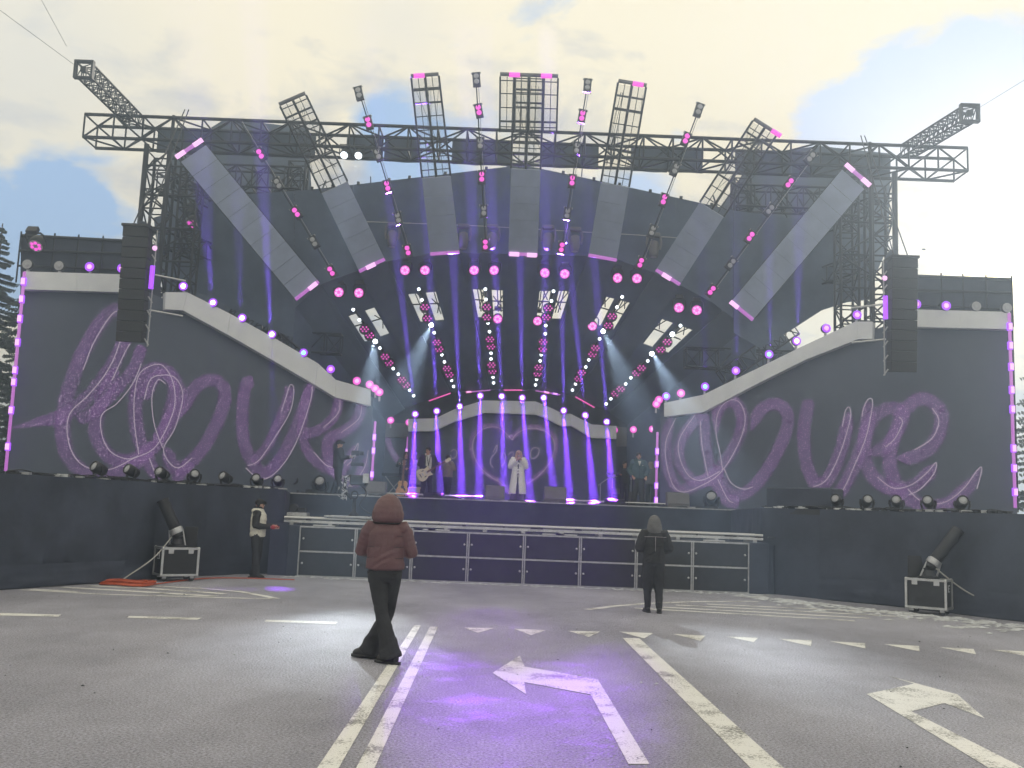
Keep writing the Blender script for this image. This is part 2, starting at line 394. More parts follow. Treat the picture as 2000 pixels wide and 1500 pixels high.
# ------------------------------------------------------------------ ground and markings
def build_ground():
    n = 40; mb = MB(); S = 160.0
    mb.add([(-S, -30, 0), (S, -30, 0), (S, 260, 0), (-S, 260, 0)], [(0, 1, 2, 3)])
    road = mb.build('road', M['asphalt']); tag(road, 'wet dark grey asphalt square in front of the stage', kind='structure')
    def mark(name, pts, z=0.004):
        ps = [ground(*p) for p in pts]
        for p in ps: p.z = z
        m = MB(); m.add(ps, [tuple(range(len(ps)))])
        o = m.build(name, M['paint'], road); fix_normals(o)
        if o.data.polygons[0].normal.z < 0: o.data.flip_normals()
        return o
    for a in ([(0, 1197.5), (120, 1201), (114, 1205), (0, 1202.5)], [(252, 1203.5), (395, 1207), (385, 1211), (248, 1207)], [(520, 1211), (660, 1215), (655, 1219.5), (516, 1214.5)]):
        mark('lane_dash', a)
    mark('centre_line', [(809, 1222), (822, 1222), (662, 1500), (640, 1540), (596, 1540), (620, 1500)])
    mark('centre_line', [(840, 1224), (855, 1225), (732, 1500), (712, 1545), (672, 1545), (696, 1500)])
    mark('lane_line', [(1216, 1246.5), (1248.5, 1247), (1530, 1500), (1575, 1540), (1505, 1540), (1465, 1500)])
    mark('turn_arrow', [(1227.5, 1493), (1268.5, 1493), (1167.5, 1327.5), (1025, 1302.5), (1015, 1281), (962, 1315), (1027.5, 1356.5), (1024, 1333), (1153.5, 1357)])
    mark('turn_arrow', [(1930, 1500), (1692, 1356), (1745, 1345), (1785, 1336), (1715, 1315), (1870, 1357), (1924, 1404), (1845, 1374), (1780, 1390), (1998, 1500), (2040, 1530), (1975, 1530)])
    tri = [((904, 1226), (967, 1227), (933.5, 1236.5)), ((1004, 1228.5), (1068, 1231), (1037, 1241)), ((1109, 1232.5), (1173, 1234), (1150, 1244.5)), ((1209, 1234), (1276, 1237), (1258, 1247.5)),
           ((1314, 1238.5), (1378, 1242), (1368, 1252)), ((1416, 1243.5), (1481, 1246), (1472, 1254.5)), ((1520, 1248), (1585.5, 1251), (1584, 1263)), ((1620, 1253), (1689.5, 1256.5), (1690.5, 1267)),
           ((1726, 1258.5), (1795, 1262), (1796, 1273)), ((1834, 1264.5), (1901.5, 1268), (1906.5, 1278.5)), ((1935, 1269), (2000, 1272.5), (2010, 1283))]
    for t in tri: mark('yield_triangle', t)
    def stripe(pts, w, name='hatch_line'):
        ps = [ground(*p) for p in pts]; L_, R_ = [], []
        for i, p in enumerate(ps):
            d = (ps[min(i + 1, len(ps) - 1)] - ps[max(i - 1, 0)]).normalized(); s = V((-d.y, d.x, 0)) * (w / 2)
            L_.append(p + s); R_.append(p - s)
        m = MB(); n_ = len(ps)
        vs = [V((q.x, q.y, 0.004)) for q in L_ + R_]
        m.add(vs, [(n_ + i, n_ + i + 1, i + 1, i) for i in range(n_ - 1)])
        o = m.build(name, M['paint'], road); return o
    stripe([(40, 1152), (200, 1161), (350, 1165), (440, 1168), (540, 1170)], 0.14, 'island_edge')
    stripe([(285, 1144), (400, 1150), (470, 1156), (515, 1164), (540, 1170)], 0.16, 'island_edge')
    stripe([(120, 1147), (260, 1155), (422, 1165)], 0.22); stripe([(170, 1144), (310, 1151), (440, 1160)], 0.2); stripe([(60, 1151), (150, 1156)], 0.2)
    stripe([(1147, 1191), (1200, 1184), (1260, 1179), (1365, 1175), (1480, 1175)], 0.16, 'island_edge')
    for a, b in (((1380, 1180), (1800, 1200)), ((1320, 1182), (1750, 1204)), ((1290, 1186), (1700, 1208)), ((1240, 1188), (1670, 1213))): stripe([a, ((a[0] + b[0]) / 2, (a[1] + b[1]) / 2 - 0.5), b], 0.2)
    # grit, leaves and specks on the wet ground
    rnd = random.Random(3); m = MB()
    for k in range(160):
        x, y = rnd.uniform(-9, 9), rnd.uniform(5.2, 20); s = rnd.uniform(0.005, 0.014) * (1.5 if rnd.random() < .08 else 1); a = rnd.uniform(0, 3.1)
        c, d = V((math.cos(a), math.sin(a), 0)) * s, V((-math.sin(a), math.cos(a), 0)) * s * rnd.uniform(.4, 1); p = V((x, y, .003))
        m.add([p - c, p - d, p + c, p + d, p + V((0, 0, s * .7))], [(0, 1, 4), (1, 2, 4), (2, 3, 4), (3, 0, 4)])
    o = m.build('grit', M['black']); tag(o, 'dark grit and leaf bits scattered over the wet asphalt', 'grit', kind='stuff')
    # remains of snow along the drapes
    m = MB()
    def flake(p, s, h):
        k = rnd.randint(6, 9); a0 = rnd.uniform(0, 6)
        ring = [p + V((math.cos(a0 + 6.283 * i / k) * s * rnd.uniform(.6, 1.2) * 1.7, math.sin(a0 + 6.283 * i / k) * s * rnd.uniform(.5, 1.1), 0)) for i in range(k)]
        m.add(ring + [p + V((0, 0, h))], [(i, (i + 1) % k, k) for i in range(k)])
    for k in range(300):
        t = rnd.random() ** 0.8; a, b = ground(1440, 1160), ground(2010, 1222); p = a.lerp(b, t)
        n_ = V((-0.55, -0.83, 0)); off = abs(rnd.gauss(0, .38 + .5 * t)) + .12
        p = p + n_ * off; p.z = 0.005; flake(p, rnd.uniform(.02, .11), rnd.uniform(.01, .035))
    for k in range(260):
        p = V((rnd.uniform(-5, 6), 22.45 + rnd.gauss(0, .12), .005)); flake(p, rnd.uniform(.01, .05), rnd.uniform(.008, .03))
    for k in range(40):
        p = V((rnd.uniform(-3, 3), rnd.uniform(10, 21), .005)); flake(p, rnd.uniform(.006, .016), .012)
    o = m.build('snow', M['snow']); tag(o, 'thin crumbs of old snow along the foot of the black drapes', 'snow', kind='stuff')
    return road
ROAD = build_ground()

# ------------------------------------------------------------------ stage platforms and drapes
FLOOR = 1.97
def drape(root, path, z0, z1, seed=0, amp=0.05, sag=0.0, name='drape_panel', pieces=1, m='cloth', lean=0.0):
    path = [V((p[0], p[1], 0)) for p in path]
    L_ = [0.0]
    for a, b in zip(path, path[1:]): L_.append(L_[-1] + (b - a).length)
    def pos(t):
        t = max(0, min(L_[-1], t))
        for i in range(len(path) - 1):
            if t <= L_[i + 1] + 1e-6:
                d = (path[i + 1] - path[i]).normalized(); return path[i] + d * (t - L_[i]), V((d.y, -d.x, 0))
    for k in range(pieces):
        t0, t1 = L_[-1] * k / pieces, L_[-1] * (k + 1) / pieces
        if k: t0 -= 0.12
        nu = max(6, int((t1 - t0) / 0.12)); nv = 12; vs, fs = [], []
        for j in range(nv + 1):
            for i in range(nu + 1):
                t = t0 + (t1 - t0) * i / nu; p, n = pos(t); f = j / nv
                w = mnoise.noise(V((t * 0.9 + seed, f * 1.1, k * 3.7))) * 0.9 + mnoise.noise(V((t * 2.6 + seed, f * 2.3, 5))) * .45 + math.sin(t * 7 + 3 * f + seed) * 0.12 * (1 - f)
                diag = mnoise.noise(V((t * 1.2 - f * 2.4, f * 3.2 + t * .3, seed + 11))) * 0.5
                q = p + n * (amp * (w + diag) * (0.35 + 0.9 * (1 - f)) + (0.012 if k % 2 else 0) + lean * (1 - f))
                zz = z0 + (z1 - z0) * f
                if j == nv: zz += 0.012 * mnoise.noise(V((t * 1.5, seed, 0)))
                vs.append(V((q.x, q.y, zz)))
        for j in range(nv):
            for i in range(nu): a = j * (nu + 1) + i; fs.append((a, a + 1, a + nu + 2, a + nu + 1))
        mb = MB(); mb.add(vs, fs); mb.build(name, M[m], root, True)
def build_stage():
    def deck(root, poly, name='deck', z=FLOOR, th=0.12):
        m = MB(); m.prism([(x, y, z - th) for x, y in poly], (0, 0, th)); fix_normals(m.build(name, M['deck'], root))
    LP = [(-11.2, 12.6), (-8.6, 17.02), (-7.66, 19.3), (-7.05, 20.95), (-6.62, 21.9), (-5.86, 23.1), (-5.3, 23.35)]
    RP = [(6.02, 23.25), (7.0, 21.95), (8.1, 20.85), (9.0, 19.4), (9.62, 18.35), (11.8, 15.2)]
    l = thing('stage_wing', 'black draped stage wing under the left screen', 'stage', (-8, 20, 0))
    deck(l, [(p[0] - .03, p[1] + .03) for p in LP] + [(-7.0, 31.4), (-16.5, 31.4), (-16.5, 12.6)])
    drape(l, LP[:6], 0.0, FLOOR + .01, 1, .11, pieces=4); drape(l, [(LP[5][0] - .15, LP[5][1] - .06), LP[6], (-6.95, 31.3)], 0.0, FLOOR + .01, 5, .04, pieces=2)
    drape(l, [(p[0] + .05, p[1] - .05) for p in LP[:6]], 0.02, 0.42, 9, .05, name='drape_hem', pieces=3)
    r = thing('stage_wing', 'black draped stage wing under the right screen', 'stage', (8, 20, 0))
    deck(r, [(p[0] + .03, p[1] + .03) for p in RP] + [(16.5, 15.3), (16.5, 31.4), (7.2, 31.4)])
    drape(r, RP[1:], 0.0, FLOOR + .01, 3, .09, pieces=3); drape(r, [(7.15, 31.3), (RP[0][0] + .03, RP[0][1]), (RP[1][0] + .15, RP[1][1] - .06)], 0.0, FLOOR + .01, 6, .05, pieces=2)
    drape(r, [(p[0] - .05, p[1] - .06) for p in RP[1:]], 0.02, 0.5, 12, .04, name='drape_hem', pieces=3)
    c = thing('main_stage', 'central main stage with black cloth front behind the camera track', 'stage', (0, 34, 0))
    deck(c, [(-9, 31.5), (9, 31.5), (9, 42), (-9, 42)], z=FLOOR - .004)
    drape(c, [(-7.6, 31.46), (7.6, 31.46)], 0.0, FLOOR, 8, .035, pieces=7)
    e = MB(); e.box((-7.6, 31.40, FLOOR - .0), (7.6, 31.52, FLOOR + .035)); e.build('edge_trim', M['greyalu'], c)
    # dolly platform with framed black boards
    d = thing('track_platform', 'low platform of black boards in silver frames carrying the camera track', 'platform', (0.4, 23.4, 0))
    x0, x1, y0, zt = -4.75, 5.6, 22.72, 1.16
    m = MB(); m.box((-5.05, y0 + .08, 0.0), (6.1, 24.4, zt)); bevel(m.build('body', M['cloth'], d), .02)
    n = 8; w = (x1 - x0) / n
    for i in range(n):
        for j in range(2):
            a = (x0 + w * i + .025, y0, .04 + j * .56); b = (x0 + w * (i + 1) - .025, y0 + .05, .04 + j * .56 + .52)
            q = MB(); q.box(a, b); p = q.build('board', M['grille'] if False else M['black'], d)
            for sx in (0.06, w - .11):
                k = MB(); k.lathe([(.02, 0), (.026, .006), (.024, .018), (0, .022)], (a[0] + sx, y0, a[2] + .27), (0, -1, 0), 10); k.build('knob', M['alu'], p, True)
    for j in range(3):
        q = MB(); q.box((x0, y0 - .03, .0 + j * .56), (x1, y0 + .02, .036 + j * .56)); q.build('rail', M['greyalu'], d)
    for i in range(n + 1):
        for s_ in ((-.022, .022) if 0 < i < n else (0,)):
            q = MB(); q.box((x0 + w * i + s_ - .013, y0 - .024, 0), (x0 + w * i + s_ + .013, y0 + .018, 1.155)); q.build('post', M['greyalu'], d)
    drape(d, [(-5.5, 22.95), (-4.78, 22.9)], .0, 1.2, 21, .03, name='side_cloth'); drape(d, [(5.64, 22.9), (6.25, 22.9), (6.3, 24.3)], .0, 1.12, 22, .03, name='side_cloth')
    # camera track
    t = thing('camera_track', 'pair of long silver dolly rails on top of the low platform', 'rail', (0.4, 23.3, zt))
    for y in (23.0, 23.75):
        for (a, b) in ((-5.2, -1.6), (-1.56, 2.2), (2.24, 6.0)): bar('rail', (a, y, zt + .17), (b, y, zt + .17), .035, t, 'alu')
        q = MB(); q.box((-5.2, y - .04, zt + .06), (6.0, y + .04, zt + .115)); q.build('beam', M['alu'], t)
    rr = random.Random(5)
    for k in range(13):
        x = -5.05 + k * .9; q = MB(); q.box((x, 22.9, zt + .004), (x + .09, 23.85, zt + .058)); q.build('sleeper', M['greyalu'], t)
        q = MB(); q.box((x + .2 + rr.random() * .3, 22.84, zt + .12), (x + .5, 22.93, zt + .15)); q.build('clamp', M['black'], t)
    for k in range(9):
        x = -4.6 + rr.random() * 10; q = MB(); q.box((x, 22.74, zt + .004), (x + .5, 22.82, zt + .03)); q.build('cable_tray', M['alu'], t)
build_stage()

# ------------------------------------------------------------------ screens and white bands
class Plane:
    def __init__(s, a, b):
        s.a, s.b = V((a[0], a[1], 2.0)), V((b[0], b[1], 2.0)); s.d = (s.b - s.a).normalized(); s.n = V((s.d.y, -s.d.x, 0))
        if s.n.y > 0: s.n = -s.n
    def px(s, x, y, off=0.0): return on_plane(x, y, s.a + s.n * off, s.n)
    def fl(s, x, off=0.0):
        p = s.px(x, 930, off); p.z = FLOOR + .01; return p
PL, PR, PC = Plane((-14.05, 27), (-4.6, 33)), Plane((14.1, 27), (5.05, 33)), Plane((-5, 38), (5, 38))
def sheet(name, root, pl, pts, off, th, m):
    q = MB(); q.prism([pl.px(*p, off) if len(p) == 2 else p[2] for p in pts], -pl.n * th); o = q.build(name, M[m], root); return fix_normals(o)
def catmull(ps, k=8):
    out = []
    for i in range(len(ps) - 1):
        p0, p1, p2, p3 = ps[max(i - 1, 0)], ps[i], ps[i + 1], ps[min(i + 2, len(ps) - 1)]
        for j in range(k):
            t = j / k; out.append(0.5 * ((2 * p1) + (p2 - p0) * t + (2 * p0 - 5 * p1 + 4 * p2 - p3) * t * t + (3 * p1 - p0 - 3 * p2 + p3) * t ** 3))
    return out + [ps[-1]]
_lift = [0.012]
def ribbon(name, root, pl, pts, w, m, zoom=None, side=0.0, taper=True):
    ox, oy, sc = zoom or (0, 0, 1)
    ps = catmull([pl.px(ox + sc * a, oy + sc * b) for a, b in pts]); n = len(ps); vs, uvs, fs = [], [], []
    _lift[0] += 0.0016; off = pl.n * _lift[0]
    for i, p in enumerate(ps):
        d = (ps[min(i + 1, n - 1)] - ps[max(i - 1, 0)]).normalized(); s = d.cross(pl.n)
        f = min(1, (i + 1) / (n * .06), (n - i) / (n * .08)) if taper else 1
        for v in (-.5, -.17, .17, .5): vs.append(p + off + s * (w * f * v + side)); uvs.append((i * .1, v + .5))
    for i in range(n - 1):
        for j in range(3): a = i * 4 + j; fs.append((a, a + 1, a + 5, a + 4))
    q = MB(); q.add(vs, fs); me = q.mesh(name, org(root)); me.materials.append(M[m])
    lay = me.uv_layers.new(name='UVMap')
    for lp in me.loops: lay.data[lp.index].uv = uvs[lp.vertex_index]
    return obj(name, me, None, root)
ZL, ZR = (0, 560, .38), (1240, 560, .38)
def led_strip(label, a, b, r=.05, blocks=(), hot='pinkhot', group=None):
    a, b = V(a), V(b); t = thing('led_strip', label, 'light strip', a, group)
    q = MB(); q.tube([a, b], r * .8, 8); q.build('tube', M['pinkdim'], t, True)
    for f in blocks:
        p = a.lerp(b, f); d = (b - a).normalized()
        q = MB(); q.tube([p - d * .11, p + d * .11], r * 1.35, 6); c = q.build('clip', M['violet'], t)
        q = MB(); q.tube([p - d * .085 + V((0, -.04, 0)), p + d * .085 + V((0, -.04, 0))], r * 1.05, 6); q.build('hot_spot', M[hot], t)
    return t
def build_screens():
    # ---- left
    l = thing('led_screen', 'large left led screen showing glittering love lettering', 'screen', (-9.5, 30, FLOOR))
    sheet('display', l, PL, [(0, 0, PL.fl(10)), (48, 548), (248, 552), (330, 588), (362, 588), (560, 697), (652, 758), (728, 776), (0, 0, PL.fl(728))], 0, .12, 'screen')
    A = [((55, 728), (200, 695), (330, 660), (470, 545), (580, 400), (640, 260), (645, 165), (605, 118), (545, 150), (462, 270), (390, 420), (340, 580), (322, 740), (350, 870), (430, 950), (530, 972), (660, 925), (770, 845), (860, 720), (915, 600), (915, 520), (870, 445), (800, 420), (735, 460), (700, 560), (700, 700), (735, 840), (790, 950), (850, 1005), (910, 1000))]
    B = [((400, 690), (520, 610), (620, 500), (700, 390), (728, 300)), ((600, 420), (525, 580), (490, 700), (505, 790), (560, 870), (640, 895), (720, 870), (800, 800)), ((745, 580), (780, 490), (830, 450), (880, 480), (890, 560), (850, 700), (800, 810)),
         ((855, 825), (880, 910), (925, 935), (1000, 880), (1085, 760), (1145, 620), (1150, 525), (1100, 480), (1025, 500), (965, 575), (925, 670)), ((900, 1000), (980, 900)),
         ((1290, 460), (1255, 540), (1245, 660), (1250, 780), (1290, 890), (1350, 955), (1425, 905), (1505, 760), (1560, 620), (1610, 480)), ((1490, 515), (1470, 600), (1430, 700), (1370, 820), (1300, 905)),
         ((1590, 500), (1560, 640), (1555, 760), (1595, 870), (1680, 935), (1760, 940), (1825, 815)), ((1740, 575), (1720, 660), (1650, 730), (1565, 760)), ((1860, 600), (1830, 690), (1760, 750), (1685, 790), (1690, 900), (1760, 990), (1835, 995), (1882, 880))]
    for s in A + B: ribbon('lettering', l, PL, s, .5 if s in A or len(s) > 7 else .42, 'glitter', ZL)
    for s in [((425, 430), (480, 290), (560, 160), (605, 128), (632, 190), (600, 330), (540, 450), (450, 560), (360, 650), (345, 760), (380, 870), (450, 930), (560, 940), (680, 885), (800, 820), (890, 640), (890, 500), (840, 410), (780, 405), (715, 450), (690, 560), (690, 700), (712, 862)),
              ((575, 480), (640, 340), (668, 292)), ((725, 395), (680, 500), (600, 600), (522, 660), (525, 770), (570, 850), (650, 885), (710, 870)), ((740, 580), (770, 480), (830, 455), (900, 470), (938, 560), (900, 720), (840, 830), (870, 905), (920, 930), (985, 880)),
              ((835, 830), (790, 700), (780, 560), (810, 480), (850, 500)), ((765, 880), (800, 960), (850, 1003)), ((1270, 920), (1330, 890), (1420, 760), (1490, 640), (1508, 530), (1490, 505), (1470, 560), (1445, 640)), ((1260, 930), (1340, 990), (1430, 940), (1520, 800), (1590, 600), (1605, 500)),
              ((1745, 580), (1735, 650), (1660, 725)), ((1610, 850), (1680, 920), (1750, 920), (1810, 850), (1838, 805), (1825, 870), (1780, 920)), ((1858, 605), (1840, 680), (1750, 750)), ((1740, 970), (1810, 1000), (1870, 930), (1890, 840))]:
        ribbon('outline', l, PL, s, .028, 'line', ZL, taper=False)
    b = thing('fascia_band', 'white band stepping down over the top of the left screen', 'fascia', (-9.5, 30, 6))
    sheet('band_panel', b, PL, [(48, 530), (150, 533), (150, 568), (46, 565)], .28, .3, 'white'); sheet('band_panel', b, PL, [(150.3, 533), (249, 536), (249, 571), (150.3, 568)], .28, .3, 'white')
    up = [(323, 570.5), (366, 571), (450, 613), (532, 658), (620, 709), (656, 742), (724, 761)]; lo = [(322, 604), (357, 606), (444, 653), (530, 702), (616, 752), (655, 776), (724, 793)]
    for i in range(6): sheet('band_panel', b, PL, [(up[i][0] + .3, up[i][1]), up[i + 1], lo[i + 1], (lo[i][0] + .3, lo[i][1])], .28, .3, 'white')
    # ---- right
    r = thing('led_screen', 'large right led screen showing glittering love lettering', 'screen', (9.5, 30, FLOOR))
    sheet('display', r, PR, [(0, 0, PR.fl(1984)), (1971, 625), (1778, 620), (1704, 645), (1672, 645), (1574, 686), (1373, 788), (1290, 805), (0, 0, PR.fl(1290))], 0, .12, 'screen')
    for s in [((190, 670), (168, 760), (165, 860), (180, 960), (235, 1045), (340, 1005), (440, 930), (525, 800), (555, 690), (530, 610), (480, 590), (430, 640), (420, 760)), ((345, 655), (270, 740), (230, 830), (245, 930), (310, 1000), (390, 990), (460, 930)), ((360, 655), (365, 800), (400, 960), (470, 1090), (540, 1105)),
              ((440, 960), (480, 1050), (545, 1070), (640, 1000), (735, 850), (785, 720), (780, 640), (725, 605), (650, 635), (600, 740)), ((905, 580), (880, 660), (870, 780), (890, 930), (940, 1015), (1000, 980), (1065, 830), (1105, 645)), ((960, 1075), (1020, 1080), (1080, 1020), (1150, 870), (1190, 720), (1208, 595)),
              ((1200, 860), (1290, 820), (1365, 720), (1370, 655), (1310, 625), (1225, 680), (1185, 800), (1195, 920), (1250, 1000), (1340, 1045), (1440, 1020), (1510, 960), (1545, 910)),
              ((1350, 880), (1440, 875), (1525, 820), (1575, 720), (1565, 630), (1480, 575), (1395, 630), (1335, 760), (1310, 900), (1360, 1040), (1470, 1120), (1590, 1125), (1700, 1045), (1775, 940))]:
        ribbon('lettering', r, PR, s, .5, 'glitter', ZR)
    for s in [((215, 675), (165, 790), (165, 900), (200, 1020), (250, 1055), (330, 1030), (440, 960), (530, 820), (570, 690), (545, 600), (490, 585), (435, 640), (420, 740), (440, 850), (455, 940)), ((320, 650), (235, 780), (235, 880), (280, 970), (345, 995), (440, 950)), ((340, 690), (350, 820), (380, 975)), ((460, 930), (500, 1010), (560, 1040), (610, 1030)), ((430, 990), (480, 1090), (510, 1110)),
              ((920, 1030), (990, 990), (1060, 850), (1110, 680), (1105, 622), (1085, 640), (1070, 720)), ((985, 1095), (1060, 1065), (1140, 900), (1195, 760), (1225, 600), (1205, 578), (1180, 620), (1170, 670)), ((1360, 670), (1378, 700), (1340, 780), (1290, 825)), ((1250, 980), (1330, 1035), (1420, 1020), (1500, 960), (1550, 905), (1540, 960), (1470, 1040), (1410, 1070)), ((1530, 625), (1565, 690), (1530, 780), (1440, 840)), ((1405, 1040), (1480, 1105), (1590, 1110), (1690, 1040), (1765, 940), (1785, 940), (1760, 1040))]:
        ribbon('outline', r, PR, s, .028, 'line', ZR, taper=False)
    b = thing('fascia_band', 'white band stepping down over the top of the right screen', 'fascia', (9.5, 30, 6))
    sheet('band_panel', b, PR, [(1778, 604), (1874.7, 606.5), (1874.7, 640.5), (1778, 638)], .28, .3, 'white'); sheet('band_panel', b, PR, [(1875, 606.5), (1972, 609), (1971, 643), (1875, 640.5)], .28, .3, 'white')
    up = [(1704, 628), (1671, 628), (1570, 675), (1470, 724), (1373, 771), (1297, 787)]; lo = [(1704, 662), (1677, 662), (1574, 702), (1472, 753), (1373, 805), (1297, 814)]
    for i in range(5): sheet('band_panel', b, PR, [(up[i][0] - .3, up[i][1]), up[i + 1], lo[i + 1], (lo[i][0] - .3, lo[i][1])], .28, .3, 'white')
    # ---- centre
    c = thing('led_screen', 'centre led screen with a glitter heart behind the singer', 'screen', (0, 38, FLOOR))
    up = [(797, 818), (850, 817), (888, 799), (944, 782), (1046, 784), (1068, 793), (1100, 808), (1114, 808), (1156, 829), (1204, 832)]; lo = [(797, 842), (846, 842), (886, 824), (906, 824), (948, 806), (1054, 810), (1096, 832), (1116, 832), (1156, 855), (1204, 857)]
    sheet('display', c, PC, [(0, 0, PC.fl(797))] + [(a, b_ - 8) for a, b_ in lo] + [(0, 0, PC.fl(1204))], 0, .12, 'screen')
    hz = (880, 800, .12)
    heart = [((985, 480), (1080, 390), (1220, 310), (1380, 290), (1560, 340), (1690, 470), (1710, 620), (1660, 790), (1560, 950), (1400, 1100), (1200, 1240), (1010, 1400)), ((985, 480), (900, 390), (800, 300), (660, 265), (500, 310), (370, 440), (340, 600), (380, 780), (480, 940), (640, 1080), (820, 1200), (1010, 1400))]
    for s in heart: ribbon('heart_ribbon', c, PC, s, .26, 'glitter', hz, taper=False); ribbon('outline', c, PC, [(a + 20 * (1 if a > 985 else -1) * -1, b_ + 18) for a, b_ in s], .02, 'line', hz, taper=False)
    for s in [((1300, 700), (1340, 630), (1400, 625), (1440, 660), (1420, 740), (1360, 795), (1310, 780), (1300, 700)), ((690, 700), (730, 620), (760, 580), (740, 690), (660, 790), (650, 880), (700, 950)), ((0, 690), (50, 655), (100, 680), (95, 760), (30, 800), (0, 740)), ((830, 800), (850, 710), (890, 730), (880, 850), (830, 930)), ((940, 740), (1000, 690), (1020, 740), (960, 860), (950, 950))]:
        ribbon('small_lettering', c, PC, s, .025, 'line', hz, taper=False)
    b = thing('fascia_band', 'white wave shaped band over the centre heart screen', 'fascia', (0, 37.7, 5))
    segs_u = [(797, 818), (850, 817), (888, 799), (944, 782), (1046, 784), (1068, 793), (1100, 808), (1114, 808), (1156, 829), (1204, 832)]
    segs_l = [(797, 842), (846, 842), (886, 824), (947, 806), (1046, 809.5), (1062, 815), (1096, 832), (1116, 832), (1156, 855), (1204, 857)]
    for i in range(9): sheet('band_panel', b, PC, [(segs_u[i][0] + .2, segs_u[i][1]), segs_u[i + 1], segs_l[i + 1], (segs_l[i][0] + .2, segs_l[i][1])], .3, .25, 'white')
    P2 = Plane((-5, 39.6), (5, 39.6))
    for lab, pts in (('white band painted grey for shade over the dark passage left of the heart screen', [(700, 823), (800, 827), (800, 855), (700, 852)]), ('white band painted grey for shade over the dark passage right of the heart screen', [(1200, 832), (1300, 845), (1300, 872), (1200, 871)])):
        b = thing('fascia_band', lab, 'fascia', P2.px(*pts[0])); sheet('band_panel', b, P2, pts, 0, .2, 'dimwhite')
    # bit of the picture seen in the left passage
    q = thing('led_screen', 'strip of screen deep in the passage left of the heart screen', 'screen', P2.fl(750))
    sheet('display', q, P2, [(0, 0, P2.fl(690)), (690, 850), (800, 852), (0, 0, P2.fl(800))], -.2, .1, 'screen')
    ribbon('lettering', q, Plane((-5, 39.75), (5, 39.75)), [(755, 850), (765, 880), (785, 910), (800, 930)], .3, 'glitter')
    # vertical led strips
    led_strip('vertical magenta light strip on the outer edge of the left screen', PL.px(11, 920, .3), PL.px(48, 531, .3), .055, (.12, .3, .44, .5, .64, .76, .86, .95))
    led_strip('vertical magenta light strip on the outer edge of the right screen', PR.px(1983, 992, .3), PR.px(1971, 612, .3), .055, (.08, .2, .3, .5, .6, .72, .83, .93))
    led_strip('vertical magenta light strip on the inner edge of the left screen', PL.px(726, 938, .35), PL.px(733, 823, .35), .05, (.1, .5, .73), 'pinkhot')
    led_strip('vertical magenta light strip on the inner edge of the right screen', PR.px(1281, 984, .35), PR.px(1284, 844, .35), .05, (.05, .25, .55, .73))
    led_strip('short magenta light strip beside the left edge of the heart screen', at(793, 905, 38.3), at(797, 853, 38.3), .05, (.45,))
    led_strip('short magenta light strip beside the right edge of the heart screen', at(1198, 932, 38.3), at(1201, 870, 38.3), .05, (.1, .6))
build_screens()

